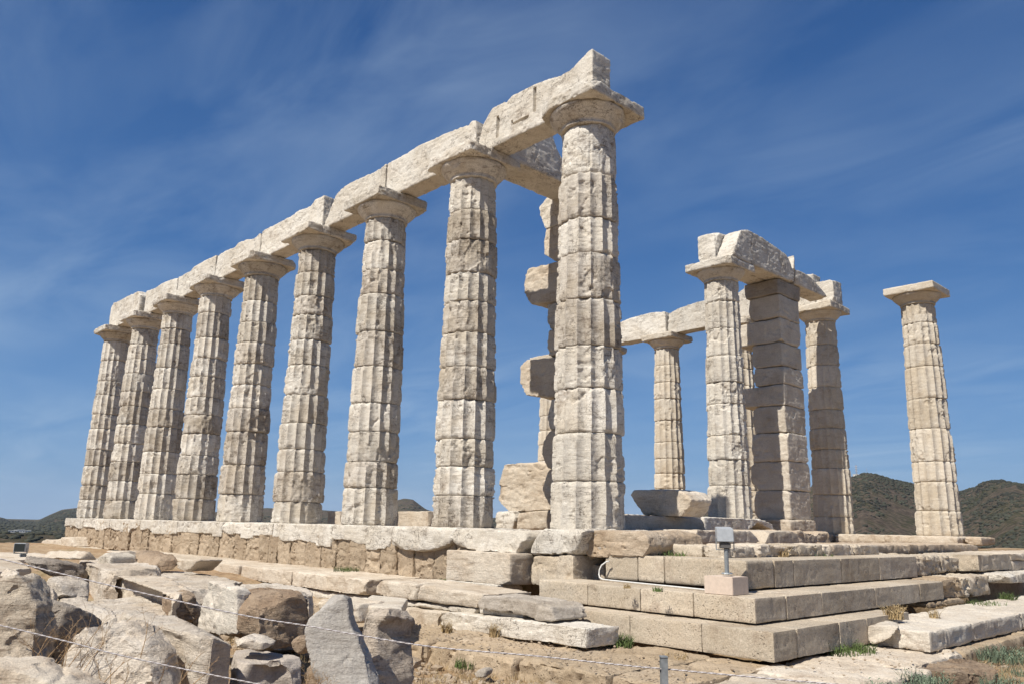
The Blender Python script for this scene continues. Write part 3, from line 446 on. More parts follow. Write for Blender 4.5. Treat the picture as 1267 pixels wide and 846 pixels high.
  ('step_stone', 'speckled stone in the upper corner step, first from the corner on the shaded side', 'stone block', 'dressed stones of the upper corner step', 'poros', ((2.53, 0.062, -0.53), (2.53, 0.468, -0.53), (2.53, 0.468, -0.25), (2.53, 0.062, -0.25)), (-0.6, 0, 0), 0.015, 0.22, 0.25),
  ('step_stone', 'speckled stone in the upper corner step, second from the corner on the shaded side', 'stone block', 'dressed stones of the upper corner step', 'poros', ((2.53, 0.472, -0.53), (2.53, 1.638, -0.53), (2.53, 1.638, -0.25), (2.53, 0.472, -0.25)), (-0.6, 0, 0), 0.015, 0.22, 0.25),
  ('step_stone', 'speckled stone in the upper corner step, third from the corner on the shaded side', 'stone block', 'dressed stones of the upper corner step', 'poros', ((2.53, 1.642, -0.53), (2.53, 2.728, -0.53), (2.53, 2.728, -0.25), (2.53, 1.642, -0.25)), (-0.6, 0, 0), 0.015, 0.22, 0.25),
  ('step_stone', 'speckled stone in the upper corner step, fourth from the corner on the shaded side', 'stone block', 'dressed stones of the upper corner step', 'poros', ((2.53, 2.732, -0.53), (2.53, 3.978, -0.53), (2.53, 3.978, -0.25), (2.53, 2.732, -0.25)), (-0.6, 0, 0), 0.015, 0.22, 0.25),
  ('step_stone', 'cream dressed stone in the middle corner step, leftmost on the sunlit side', 'stone block', 'dressed stones of the middle corner step', 'poros', ((0.223, -1.13, -0.77), (0.957, -1.13, -0.77), (0.957, -1.13, -0.55), (0.223, -1.13, -0.55)), (0, 0.57, 0), 0.014, 0.22, 0.25),
  ('step_stone', 'cream dressed stone in the middle corner step, second from left on the sunlit side', 'stone block', 'dressed stones of the middle corner step', 'poros', ((0.963, -1.13, -0.77), (1.667, -1.13, -0.77), (1.667, -1.13, -0.55), (0.963, -1.13, -0.55)), (0, 0.57, 0), 0.014, 0.22, 0.25),
  ('step_stone', 'cream dressed stone in the middle corner step, third from left on the sunlit side', 'stone block', 'dressed stones of the middle corner step', 'poros', ((1.673, -1.13, -0.77), (2.307, -1.13, -0.77), (2.307, -1.13, -0.55), (1.673, -1.13, -0.55)), (0, 0.57, 0), 0.014, 0.22, 0.25),
  ('step_stone', 'cream dressed stone in the middle corner step, at the very corner', 'stone block', 'dressed stones of the middle corner step', 'poros', ((2.313, -1.13, -0.77), (2.97, -1.13, -0.77), (2.97, -1.13, -0.55), (2.313, -1.13, -0.55)), (0, 0.57, 0), 0.014, 0.22, 0.25),
  ('step_stone', 'speckled stone in the middle corner step, first from the corner on the shaded side', 'stone block', 'dressed stones of the middle corner step', 'poros', ((2.97, -0.548, -0.77), (2.97, 0.178, -0.77), (2.97, 0.178, -0.55), (2.97, -0.548, -0.55)), (-0.6, 0, 0), 0.015, 0.22, 0.25),
  ('step_stone', 'speckled stone in the middle corner step, second from the corner on the shaded side', 'stone block', 'dressed stones of the middle corner step', 'poros', ((2.97, 0.182, -0.77), (2.97, 1.478, -0.77), (2.97, 1.478, -0.55), (2.97, 0.182, -0.55)), (-0.6, 0, 0), 0.015, 0.22, 0.25),
  ('step_stone', 'speckled stone in the middle corner step, third from the corner on the shaded side', 'stone block', 'dressed stones of the middle corner step', 'poros', ((2.97, 1.482, -0.77), (2.97, 2.798, -0.77), (2.97, 2.798, -0.55), (2.97, 1.482, -0.55)), (-0.6, 0, 0), 0.015, 0.22, 0.25),
  ('step_stone', 'speckled stone in the middle corner step, fourth from the corner on the shaded side', 'stone block', 'dressed stones of the middle corner step', 'poros', ((2.97, 2.802, -0.77), (2.97, 3.608, -0.77), (2.97, 3.608, -0.55), (2.97, 2.802, -0.55)), (-0.6, 0, 0), 0.015, 0.22, 0.25),
  ('step_stone', 'cream dressed stone in the lowest corner step, leftmost on the sunlit side', 'stone block', 'dressed stones of the lowest corner step', 'poros', ((0.923, -1.43, -1.03), (1.767, -1.43, -1.03), (1.767, -1.43, -0.79), (0.923, -1.43, -0.79)), (0, 0.4, 0), 0.014, 0.22, 0.25),
  ('step_stone', 'cream dressed stone in the lowest corner step, second from left on the sunlit side', 'stone block', 'dressed stones of the lowest corner step', 'poros', ((1.773, -1.43, -1.03), (2.587, -1.43, -1.03), (2.587, -1.43, -0.79), (1.773, -1.43, -0.79)), (0, 0.4, 0), 0.014, 0.22, 0.25),
  ('step_stone', 'cream dressed stone in the lowest corner step, at the very corner', 'stone block', 'dressed stones of the lowest corner step', 'poros', ((2.593, -1.43, -1.03), (3.3, -1.43, -1.03), (3.3, -1.43, -0.79), (2.593, -1.43, -0.79)), (0, 0.4, 0), 0.014, 0.22, 0.25),
  ('step_stone', 'speckled stone in the lowest corner step, first from the corner on the shaded side', 'stone block', 'dressed stones of the lowest corner step', 'poros', ((3.3, -1.018, -1.03), (3.3, -0.182, -1.03), (3.3, -0.182, -0.79), (3.3, -1.018, -0.79)), (-0.6, 0, 0), 0.015, 0.22, 0.25),
  ('step_stone', 'speckled stone in the lowest corner step, second from the corner on the shaded side', 'stone block', 'dressed stones of the lowest corner step', 'poros', ((3.3, -0.178, -1.03), (3.3, 0.428, -1.03), (3.3, 0.428, -0.79), (3.3, -0.178, -0.79)), (-0.6, 0, 0), 0.015, 0.22, 0.25),
  ('step_stone', 'speckled stone in the lowest corner step, third from the corner on the shaded side', 'stone block', 'dressed stones of the lowest corner step', 'poros', ((3.3, 0.432, -1.03), (3.3, 1.518, -1.03), (3.3, 1.518, -0.79), (3.3, 0.432, -0.79)), (-0.6, 0, 0), 0.015, 0.22, 0.25),
  ('poros_block', 'eroded stone with a mossy hollow, left end of the middle corner step', 'stone block', None, 'poros_brown', ((0.21, -1.05, -0.65), (0.54, -1.05, -0.64), (0.56, -1.05, -0.88), (0.42, -1.05, -0.9), (0.32, -1.05, -0.83), (0.16, -1.05, -0.81)), (0, 0.6, 0), 0.02, 1.8, 1.6),
  ('poros_block', 'low eroded cream ledge left of the lowest corner step', 'stone block', None, 'poros_brown', ((0.77, -1.4, -0.89), (1.74, -1.4, -0.85), (1.73, -1.4, -1.06), (1.47, -1.4, -1.08), (1.34, -1.4, -0.94), (0.77, -1.4, -0.96)), (0, 0.5, 0), 0.025, 1.5, 1.4),
  ('poros_block', 'pale pitted rough stone following the upper step to the right', 'stone block', 'rough broken stones continuing the corner steps to the right', 'poros', ((2.5, 4, -0.52), (2.5, 4.95, -0.52), (2.5, 4.95, -0.26), (2.5, 4, -0.26)), (-0.6, 0, 0), 0.022, 2.2, 2.6),
  ('poros_block', 'pale rounded rough stone next along the upper step', 'stone block', 'rough broken stones continuing the corner steps to the right', 'poros', ((2.52, 4.97, -0.5), (2.52, 5.75, -0.5), (2.52, 5.75, -0.26), (2.52, 4.97, -0.26)), (-0.6, 0, 0), 0.022, 2.2, 2.6),
  ('poros_block', 'square dark sided stone standing proud near the right end of the upper step', 'stone block', 'rough broken stones continuing the corner steps to the right', 'poros', ((2.72, 5.95, -0.5), (2.72, 7.6, -0.5), (2.72, 7.6, -0.25), (2.72, 5.95, -0.25)), (-0.8, 0, 0), 0.025, 0.8, 0.8),
  ('poros_block', 'smooth pale slab at the right frame edge on the upper step', 'stone block', 'rough broken stones continuing the corner steps to the right', 'marble_cream', ((2.75, 7.62, -0.36), (2.75, 11.5, -0.36), (2.75, 11.5, -0.24), (2.75, 7.62, -0.24)), (-0.9, 0, 0), 0.035, 0.8, 0.8),
  ('poros_block', 'pale stone under the smooth slab at the right frame edge', 'stone block', 'rough broken stones continuing the corner steps to the right', 'marble_cream', ((2.72, 7.65, -0.55), (2.72, 11.5, -0.55), (2.72, 11.5, -0.365), (2.72, 7.65, -0.365)), (-0.9, 0, 0), 0.035, 0.8, 0.8),
  ('poros_block', 'brown rough stone ending the dressed run of the middle step', 'stone block', 'rough broken stones continuing the corner steps to the right', 'poros_brown', ((2.93, 3.62, -0.78), (2.93, 4.5, -0.78), (2.93, 4.5, -0.54), (2.93, 3.62, -0.54)), (-0.55, 0, 0), 0.022, 2.2, 2.6),
  ('poros_block', 'crumbled stone at the right end of the middle step', 'stone block', 'rough broken stones continuing the corner steps to the right', 'poros', ((2.9, 4.55, -0.8), (2.9, 5.7, -0.8), (2.9, 5.7, -0.54), (2.9, 4.55, -0.54)), (-0.55, 0, 0), 0.022, 2.4, 3),
  ('poros_block', 'low block sticking out under the middle step on the shaded side', 'stone block', 'rough broken stones continuing the corner steps to the right', 'poros_brown', ((3, 2.95, -0.86), (3, 4.3, -0.86), (3, 4.3, -0.78), (3, 2.95, -0.78)), (-0.5, 0, 0), 0.022, 1.4, 1.4),
  ('marble_block', 'pale slab with a brown underside at the right frame edge beside the crumbled stone', 'stone block', None, 'marble', ((3.05, 6.1, -0.66), (3.05, 9, -0.66), (3.05, 9, -0.52), (3.05, 6.1, -0.52)), (-0.9, 0, 0), 0.03, 1, 1),
  ('rough_stone', 'low rough stone on the upper step with a brown hollow, left of the lamp pole', 'stone block', 'low rough stones on top of the upper corner step', 'poros', ((1.16, -0.05, -0.27), (1.72, -0.05, -0.27), (1.72, -0.05, -0.13), (1.16, -0.05, -0.13)), (0, 0.7, 0), 0.018, 1.2, 1.6),
  ('rough_stone', 'low rough stone on the upper step directly behind the lamp pole', 'stone block', 'low rough stones on top of the upper corner step', 'marble_cream', ((1.74, -0.07, -0.27), (2.06, -0.07, -0.27), (2.06, -0.07, -0.12), (1.74, -0.07, -0.12)), (0, 0.6, 0), 0.018, 1.2, 1.6),
  ('rough_stone', 'low rough stone on the upper step, pitted and pale, just right of the lamp pole', 'stone block', 'low rough stones on top of the upper corner step', 'marble_cream', ((2.06, 0.57, -0.26), (2.06, 1.28, -0.26), (2.06, 1.28, -0.12), (2.06, 0.57, -0.12)), (-0.7, 0, 0), 0.02, 1.2, 1.8),
  ('rough_stone', 'low rough stone on the upper step, pale and dented, before the square pier', 'stone block', 'low rough stones on top of the upper corner step', 'poros', ((2.06, 1.32, -0.26), (2.06, 2.18, -0.26), (2.06, 2.18, -0.12), (2.06, 1.32, -0.12)), (-0.7, 0, 0), 0.02, 1.2, 1.8),
  ('rough_stone', 'low rough stone on the upper step, uneven and whitish, left of the lone column base', 'stone block', 'low rough stones on top of the upper corner step', 'marble_cream', ((2.06, 2.22, -0.26), (2.06, 3.08, -0.26), (2.06, 3.08, -0.12), (2.06, 2.22, -0.12)), (-0.7, 0, 0), 0.02, 1.2, 1.8),
  ('rough_stone', 'low rough stone on the upper step, broken at its right end, below the lone column', 'stone block', 'low rough stones on top of the upper corner step', 'poros', ((2.06, 3.12, -0.26), (2.06, 3.93, -0.26), (2.06, 3.93, -0.12), (2.06, 3.12, -0.12)), (-0.7, 0, 0), 0.02, 1.2, 1.8),
  ('rough_stone', 'long reddish brown low slab below the lone column at right', 'stone block', 'low rough stones on top of the upper corner step', 'marble_brown', ((1.85, 4, -0.26), (1.85, 8.9, -0.26), (1.85, 8.9, -0.12), (1.85, 4, -0.12)), (-0.8, 0, 0), 0.03, 1.2, 1.4),
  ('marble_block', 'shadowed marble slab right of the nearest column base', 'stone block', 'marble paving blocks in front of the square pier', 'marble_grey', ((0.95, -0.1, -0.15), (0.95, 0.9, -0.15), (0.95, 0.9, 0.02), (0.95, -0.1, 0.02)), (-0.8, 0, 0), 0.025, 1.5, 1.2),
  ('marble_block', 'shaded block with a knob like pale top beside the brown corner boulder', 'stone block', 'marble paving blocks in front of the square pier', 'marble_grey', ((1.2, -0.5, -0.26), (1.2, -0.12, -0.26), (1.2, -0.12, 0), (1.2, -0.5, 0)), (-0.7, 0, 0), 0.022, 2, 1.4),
  ('marble_block', 'low long marble slab directly behind the floodlight', 'stone block', 'marble paving blocks in front of the square pier', 'marble_cream', ((0.95, 0.95, -0.14), (0.95, 2.65, -0.14), (0.95, 2.4, 0.04), (0.95, 1.02, 0.04)), (-0.8, 0, 0), 0.022, 0.8, 0.8),
  ('marble_block', 'trapezoid marble slab left of the square pier base', 'stone block', 'marble paving blocks in front of the square pier', 'marble_cream', ((0.95, 2.7, -0.14), (0.95, 3.75, -0.14), (0.95, 3.7, 0.02), (0.95, 3.5, 0.05), (0.95, 2.9, 0.05)), (-0.8, 0, 0), 0.022, 0.8, 0.8),
  ('marble_block', 'broken marble slab at the foot of the square pier', 'stone block', 'marble paving blocks in front of the square pier', 'marble_brown', ((0.9, 3.8, -0.15), (0.9, 4.9, -0.15), (0.9, 4.85, 0.04), (0.9, 4.6, 0.05), (0.9, 4.4, -0.03), (0.9, 4.1, 0.04), (0.9, 3.8, 0.06)), (-0.8, 0, 0), 0.022, 1.4, 1.4),
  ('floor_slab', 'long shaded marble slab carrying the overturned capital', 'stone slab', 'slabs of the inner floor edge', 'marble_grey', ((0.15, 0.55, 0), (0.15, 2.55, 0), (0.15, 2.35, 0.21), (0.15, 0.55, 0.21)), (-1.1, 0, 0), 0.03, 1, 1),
  ('floor_slab', 'marble slab under the short row column with a broken arched corner', 'stone slab', 'slabs of the inner floor edge', 'marble', ((-1.85, 5.5, 0), (-1.85, 7, 0), (-1.85, 7.1, 0.16), (-1.85, 7.5, 0.2), (-1.85, 8.1, 0.05), (-1.85, 8.2, 0.18), (-1.85, 7.6, 0.28), (-1.85, 5.5, 0.28)), (-1.2, 0, 0), 0.03, 1, 1),
  ('floor_slab', 'plain inner slab left of the short row column', 'stone slab', 'slabs of the inner floor edge', 'marble', ((-1.9, 3.2, 0), (-1.9, 5.45, 0), (-1.9, 5.45, 0.28), (-1.9, 3.2, 0.28)), (-1.2, 0, 0), 0.04, 1, 1),
  ('stylobate_slab', 'pale slab under the lone column at the right', 'stone slab', 'marble slabs under the far right columns', 'marble_cream', ((0.78, 11.2, -0.17), (0.78, 12.9, -0.17), (0.78, 12.9, 0), (0.78, 11.2, 0)), (-1.6, 0, 0), 0.03, 1, 1),
  ('stylobate_slab', 'pale slab with a brown stone on it, between the two far right columns', 'stone slab', 'marble slabs under the far right columns', 'marble_cream', ((-2.2, 11.75, -0.2), (-0.85, 11.75, -0.2), (-0.85, 11.75, 0), (-2.2, 11.75, 0)), (0, 1.3, 0), 0.03, 1.4, 1.2),
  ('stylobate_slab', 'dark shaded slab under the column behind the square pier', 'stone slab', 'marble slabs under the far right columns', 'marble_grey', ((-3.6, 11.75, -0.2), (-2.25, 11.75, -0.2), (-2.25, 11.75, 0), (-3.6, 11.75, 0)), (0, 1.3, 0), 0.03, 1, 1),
  ('stylobate_slab', 'far slab under the small column seen right of the tallest column', 'stone slab', 'marble slabs under the far right columns', 'marble_cream', ((-8.8, 11.75, -0.2), (-6.2, 11.75, -0.2), (-6.2, 11.75, 0), (-8.8, 11.75, 0)), (0, 1.3, 0), 0.05, 1, 1),
  ('stylobate_slab', 'far slab hidden behind the tallest column base', 'stone slab', 'marble slabs under the far right columns', 'marble_cream', ((-12, 11.75, -0.2), (-8.85, 11.75, -0.2), (-8.85, 11.75, 0), (-12, 11.75, 0)), (0, 1.3, 0), 0.05, 1, 1),
  ('stylobate_slab', 'far slab behind the short row column', 'stone slab', 'marble slabs under the far right columns', 'marble_cream', ((-6.15, 11.75, -0.2), (-3.7, 11.75, -0.2), (-3.7, 11.75, 0), (-6.15, 11.75, 0)), (0, 1.3, 0), 0.05, 1, 1),
  ('brown_stone', 'small brown stone on the pale slab between the two far right columns', 'stone', None, 'marble_brown', ((-0.86, 11.6, -0.19), (-0.81, 11.6, -0.08), (-0.68, 11.6, -0.04), (-0.6, 11.6, -0.11), (-0.62, 11.6, -0.18)), (0, 0.3, 0), 0.02, 1.5, 1),
  ('marble_block', 'small dark end block right of the lone column base', 'stone block', None, 'marble_brown', ((1.15, 11.5, -0.17), (1.15, 12.5, -0.17), (1.15, 12.5, 0), (1.15, 11.5, 0)), (-0.34, 0, 0), 0.03, 1.4, 1.2),
  ('boulder', 'large rounded white boulder resting on blocks left of the nearest column', 'boulder', None, 'marble_cream', ((-4.5, 2.55, 0.83), (-4.36, 2.55, 1.19), (-3.48, 2.55, 1.2), (-3.11, 2.55, 1.15), (-3.06, 2.55, 0.34), (-3.65, 2.55, 0.31), (-4.19, 2.55, 0.29), (-4.52, 2.55, 0.52)), (0, 0.8, 0), 0.022, 1.5, 1.3),
  ('marble_block', 'small cracked white block under the left side of the rounded boulder', 'stone block', None, 'marble', ((-4.44, 2.4, 0.3), (-3.97, 2.4, 0.32), (-3.88, 2.4, 0.19), (-3.94, 2.4, -0.03), (-4.42, 2.4, -0.04)), (0, 0.6, 0), 0.022, 1.5, 1.3),
  ('marble_block', 'plain pale block under the right side of the rounded boulder', 'stone block', None, 'marble_cream', ((-3.82, 2.4, 0.28), (-2.92, 2.4, 0.33), (-2.91, 2.4, -0.01), (-3.85, 2.4, -0.03)), (0, 0.7, 0), 0.022, 0.9, 0.8),
  ('marble_block', 'long pale block on the floor seen between the third and second nearest columns', 'stone block', None, 'marble_cream', ((-7.34, 2.2, 0.29), (-6.22, 2.2, 0.3), (-6.19, 2.2, -0.02), (-7.31, 2.2, -0.04)), (0, 0.6, 0), 0.03, 0.8, 0.8),
  ('marble_block', 'pale block on the floor seen between the fourth and third nearest columns', 'stone block', None, 'marble_cream', ((-10.13, 2.2, 0.29), (-9.56, 2.2, 0.29), (-9.51, 2.2, -0.06), (-10.08, 2.2, -0.07)), (0, 0.6, 0), 0.03, 0.8, 0.8),
  ('overturned_capital', 'broken capital lying upside down in the shadow right of the nearest column', 'column capital', None, 'marble_cream', ((-0.47, 1.45, 0.52), (-0.41, 1.45, 0.59), (0.26, 1.45, 0.59), (0.47, 1.45, 0.55), (0.59, 1.45, 0.44), (0.54, 1.45, 0.34), (0.41, 1.45, 0.22), (-0.21, 1.45, 0.22), (-0.34, 1.45, 0.35)), (0, 0.55, 0), 0.02, 0.9, 0.9),
  ('paving_slab', 'worn paving slab at the foot of the sunlit steps, farthest left', 'paving slab', 'paving slabs around the foot of the steps', 'poros_wall', ((-5.19, -2.95, -1.5), (-3.11, -2.95, -1.5), (-3.11, -2.95, -1.055), (-5.19, -2.95, -1.055)), (0, 1.6, 0), 0.024, 0.8, 1.6),
  ('paving_slab', 'worn paving slab at the foot of the sunlit steps, second from left', 'paving slab', 'paving slabs around the foot of the steps', 'poros_wall', ((-3.09, -3.02, -1.5), (-1.21, -3.02, -1.5), (-1.21, -3.02, -1.063), (-3.09, -3.02, -1.063)), (0, 1.6, 0), 0.024, 0.8, 1.6),
  ('paving_slab', 'worn paving slab at the foot of the sunlit steps, third from left', 'paving slab', 'paving slabs around the foot of the steps', 'poros_wall', ((-1.19, -3, -1.5), (0.49, -3, -1.5), (0.49, -3, -1.055), (-1.19, -3, -1.055)), (0, 1.6, 0), 0.024, 0.8, 1.6),
  ('paving_slab', 'worn paving slab at the foot of the sunlit steps, fourth from left', 'paving slab', 'paving slabs around the foot of the steps', 'poros_wall', ((0.51, -2.95, -1.5), (1.69, -2.95, -1.5), (1.69, -2.95, -1.063), (0.51, -2.95, -1.063)), (0, 1.5, 0), 0.024, 0.8, 1.6),
  ('paving_slab', 'worn paving slab at the foot of the sunlit steps, fifth from left', 'paving slab', 'paving slabs around the foot of the steps', 'poros', ((1.71, -2.9, -1.5), (2.69, -2.9, -1.5), (2.69, -2.9, -1.055), (1.71, -2.9, -1.055)), (0, 1.55, 0), 0.024, 0.8, 1.6),
  ('paving_slab', 'worn paving slab at the foot of the sunlit steps, sixth from left', 'paving slab', 'paving slabs around the foot of the steps', 'poros', ((2.71, -2.88, -1.5), (3.29, -2.88, -1.5), (3.29, -2.88, -1.063), (2.71, -2.88, -1.063)), (0, 1.5, 0), 0.024, 0.8, 1.6),
  ('paving_slab', 'flat paving slab along the shaded side of the steps, at the near corner', 'paving slab', 'paving slabs around the foot of the steps', 'marble_cream', ((4.12, -2.888, -1.5), (4.12, -1.762, -1.5), (4.12, -1.762, -1.06), (4.12, -2.888, -1.06)), (-0.8, 0, 0), 0.03, 1.6, 1.5),
  ('paving_slab', 'flat paving slab along the shaded side of the steps, second from the near corner', 'paving slab', 'paving slabs around the foot of the steps', 'marble_cream', ((4.18, -1.738, -1.5), (4.18, -0.362, -1.5), (4.18, -0.362, -1.07), (4.18, -1.738, -1.07)), (-1, 0, 0), 0.03, 1.6, 1.5),
  ('paving_slab', 'flat paving slab along the shaded side of the steps, third from the near corner', 'paving slab', 'paving slabs around the foot of the steps', 'marble_cream', ((4.02, -0.338, -1.5), (4.02, 0.988, -1.5), (4.02, 0.988, -1.06), (4.02, -0.338, -1.06)), (-0.8, 0, 0), 0.03, 1.6, 1.5),
  ('paving_slab', 'flat paving slab along the shaded side of the steps, fourth from the near corner', 'paving slab', 'paving slabs around the foot of the steps', 'poros', ((4, 1.012, -1.5), (4, 3.188, -1.5), (4, 3.188, -1.07), (4, 1.012, -1.07)), (-0.7, 0, 0), 0.03, 1.6, 1.5),
  ('paving_slab', 'flat paving slab along the shaded side of the steps, fifth from the near corner', 'paving slab', 'paving slabs around the foot of the steps', 'poros', ((4.03, 3.212, -1.5), (4.03, 5.788, -1.5), (4.03, 5.788, -1.06), (4.03, 3.212, -1.06)), (-0.7, 0, 0), 0.03, 1.6, 1.5),
  ('paving_slab', 'flat paving slab along the shaded side of the steps, last before the frame edge', 'paving slab', 'paving slabs around the foot of the steps', 'poros', ((4.05, 5.812, -1.5), (4.05, 8.988, -1.5), (4.05, 8.988, -1.07), (4.05, 5.812, -1.07)), (-0.7, 0, 0), 0.03, 1.6, 1.5),
  ('paving_slab', 'inner paving strip between the lowest step and the edge slabs', 'paving slab', 'paving slabs around the foot of the steps', 'poros_brown', ((3.2, -1.4, -1.3), (3.36, -1.4, -1.3), (3.36, -1.4, -1.08), (3.2, -1.4, -1.08)), (0, 10, 0), 0.05, 0.5, 0.6),
  ('marble_slab', 'large white marble slab with a crisp near corner lying on the right hand paving', 'marble slab', None, 'marble_white', ((3.86, 0.52, -1.055), (3.86, 3.5, -1.055), (3.86, 3.5, -0.87), (3.86, 0.52, -0.865)), (-0.82, 0.1, 0), 0.018, 0.35, 0.9),
  ('marble_slab', 'second white marble slab running out of frame at the right', 'marble slab', None, 'marble_white', ((3.86, 3.53, -1.055), (3.86, 7.5, -1.055), (3.86, 7.5, -0.86), (3.86, 3.53, -0.87)), (-0.9, 0, 0), 0.022, 0.35, 0.9),
  ('marble_fragment', 'small broken white piece wedged at the left end of the big marble slab', 'stone', None, 'marble_white', ((3.304, 0.43, -0.862), (3.468, 0.52, -0.836), (3.584, 0.498, -0.846), (3.522, 0.395, -0.958), (3.36, 0.396, -1.028), (3.284, 0.452, -0.988)), (-0.15, 0.4, 0), 0.018, 0.7, 0.9),
  ('flat_rock', 'flat rusty brown rock lying in the weeds at lower right', 'rock', None, 'rock_rust', ((4.09, -0.33, -1.09), (3.99, 0.08, -1.09), (4.01, 0.72, -1.09), (4.36, 0.51, -1.09), (4.49, 0.34, -1.09), (4.53, -0.01, -1.09), (4.39, -0.13, -1.09), (4.27, -0.4, -1.09)), (0, 0, -0.16), 0.014, 0.5, 1.2),
  ('pale_cobble', 'small pale cobble on the bare ground below the steps', 'stone', None, 'marble_grey', ((1.677, -3.366, -1.139), (1.709, -3.343, -1.106), (1.756, -3.296, -1.099), (1.765, -3.276, -1.13), (1.766, -3.338, -1.167), (1.721, -3.385, -1.168)), (-0.05, 0.12, 0), 0.01, 2, 0.6),
  ('boulder', 'large veined boulder cut by the left frame edge', 'rock', 'tumbled blocks of the rubble pile at left', 'rock_vein', ((0.868, -6.934, -0.338), (1.006, -6.706, -0.327), (1.049, -6.621, -0.307), (1.106, -6.573, -0.363), (1.205, -6.519, -0.501), (1.302, -6.5, -0.68), (1.351, -6.52, -0.808), (1.317, -6.646, -0.902), (1.169, -6.895, -0.918)), (-0.297, 0.185, 0), 0.016, 1, 1.3),
  ('tilted_slab', 'tilted slab with a dark pitted side standing behind the dry stalks', 'rock', 'tumbled blocks of the rubble pile at left', 'rock_dark', ((0.573, -6.297, -0.519), (0.583, -6.091, -0.592), (0.593, -5.907, -0.684), (0.587, -6.015, -0.743), (0.583, -6.096, -0.833), (0.582, -6.119, -0.968), (0.58, -6.164, -1.119), (0.577, -6.218, -1.113)), (-0.5, 0.02, 0), 0.016, 0.6, 1.4),
  ('broken_block', 'largest long block of the pile, with a white scarred face and dark end', 'stone block', 'tumbled blocks of the rubble pile at left', 'rock_pale', ((1.68, -5.64, -0.7), (1.56, -5.42, -0.7), (0.85, -5.36, -0.7), (-0.11, -5.33, -0.7), (-0.5, -5.48, -0.7), (-0.04, -5.66, -0.7), (0.46, -5.68, -0.7), (0.84, -5.64, -0.7)), (0, 0, -0.9), 0.018, 0.6, 1.2),
  ('broken_block', 'rounded pale block with a dark vertical notch, in front of the dark pitted slab', 'rock', 'tumbled blocks of the rubble pile at left', 'rock_pale', ((1.287, -6.351, -1.008), (1.21, -6.332, -0.798), (1.19, -6.297, -0.679), (1.218, -6.238, -0.613), (1.265, -6.216, -0.667), (1.298, -6.187, -0.676), (1.387, -6.181, -0.855), (1.408, -6.16, -0.854), (1.308, -6.165, -0.647), (1.275, -6.172, -0.592), (1.37, -6.076, -0.589), (1.5, -5.983, -0.669), (1.621, -5.915, -0.785), (1.737, -5.895, -0.993)), (-0.212, 0.212, 0), 0.016, 0.7, 1.2),
  ('stone_slab', 'flat grooved slab in the bottom left corner of the picture', 'stone block', 'tumbled blocks of the rubble pile at left', 'marble_cream', ((2.209, -7.101, -0.641), (2.399, -6.941, -0.638), (2.495, -6.86, -0.658), (2.586, -6.784, -0.692), (2.673, -6.712, -0.743), (2.702, -6.687, -0.987), (2.265, -7.054, -1.014)), (-0.206, 0.245, 0), 0.016, 0.6, 1),
  ('square_block', 'squared grey faced block at the bottom, right of the big scarred block', 'stone block', 'tumbled blocks of the rubble pile at left', 'rock_grey', ((1.02, -5.14, -0.93), (1.36, -5.25, -0.93), (1.38, -5, -0.93), (1.53, -4.86, -0.93), (1.2, -4.7, -0.93), (0.88, -4.74, -0.93), (0.74, -4.99, -0.93)), (0, 0, -0.5), 0.018, 0.6, 1),
  ('flat_stone', 'thin flat stone lying on the squared grey block', 'rock', 'tumbled blocks of the rubble pile at left', 'rock_pale', ((1.157, -5.225, -0.806), (1.203, -5.17, -0.783), (1.3, -5.055, -0.804), (1.331, -5.018, -0.831), (1.281, -5.077, -0.859), (1.16, -5.222, -0.855)), (-0.23, 0.193, 0), 0.016, 0.6, 0.7),
  ('leaning_block', 'bright white block leaning upright in the middle of the pile', 'rock', 'tumbled blocks of the rubble pile at left', 'marble_white', ((-0.215, -4.854, -0.478), (0.484, -4.915, -0.496), (0.594, -4.925, -0.832), (0.18, -4.888, -0.891), (-0.375, -4.84, -0.92), (-0.353, -4.842, -0.721)), (-0.02, 0.14, 0), 0.016, 0.6, 0.9),
  ('boulder', 'rusty brown shaded boulder right of the bright white block', 'rock', 'tumbled blocks of the rubble pile at left', 'rock_rust', ((0.803, -4.962, -0.784), (0.809, -4.905, -0.644), (0.819, -4.811, -0.545), (0.834, -4.669, -0.513), (0.864, -4.384, -0.541), (0.865, -4.37, -0.631), (0.857, -4.45, -0.765), (0.855, -4.471, -0.924), (0.83, -4.711, -0.938), (0.816, -4.844, -0.892)), (-0.845, 0.089, 0), 0.016, 0.9, 1.1),
  ('pointed_slab', 'tall grey pointed slab leaning at the front of the pile', 'rock', 'tumbled blocks of the rubble pile at left', 'slate_grey', ((2.622, -5.287, -0.342), (2.666, -5.255, -0.386), (2.72, -5.246, -0.523), (2.798, -5.21, -0.659), (2.916, -5.153, -0.857), (2.951, -5.145, -0.938), (2.719, -5.403, -0.942), (2.657, -5.424, -0.813), (2.609, -5.437, -0.706), (2.553, -5.453, -0.579), (2.552, -5.431, -0.518), (2.588, -5.367, -0.455)), (-0.119, 0.107, 0), 0.013, 0.5, 0.8),
  ('pointed_slab', 'darker wedge shaped slab right of the tall grey pointed slab', 'rock', 'tumbled blocks of the rubble pile at left', 'rock_dusk', ((2.351, -4.977, -0.511), (2.443, -4.905, -0.483), (2.528, -4.851, -0.503), (2.488, -4.903, -0.596), (2.594, -4.935, -1.003), (2.539, -4.974, -1.007), (2.428, -4.975, -0.713)), (-0.02, 0.3, -0.03), 0.014, 0.6, 0.9),
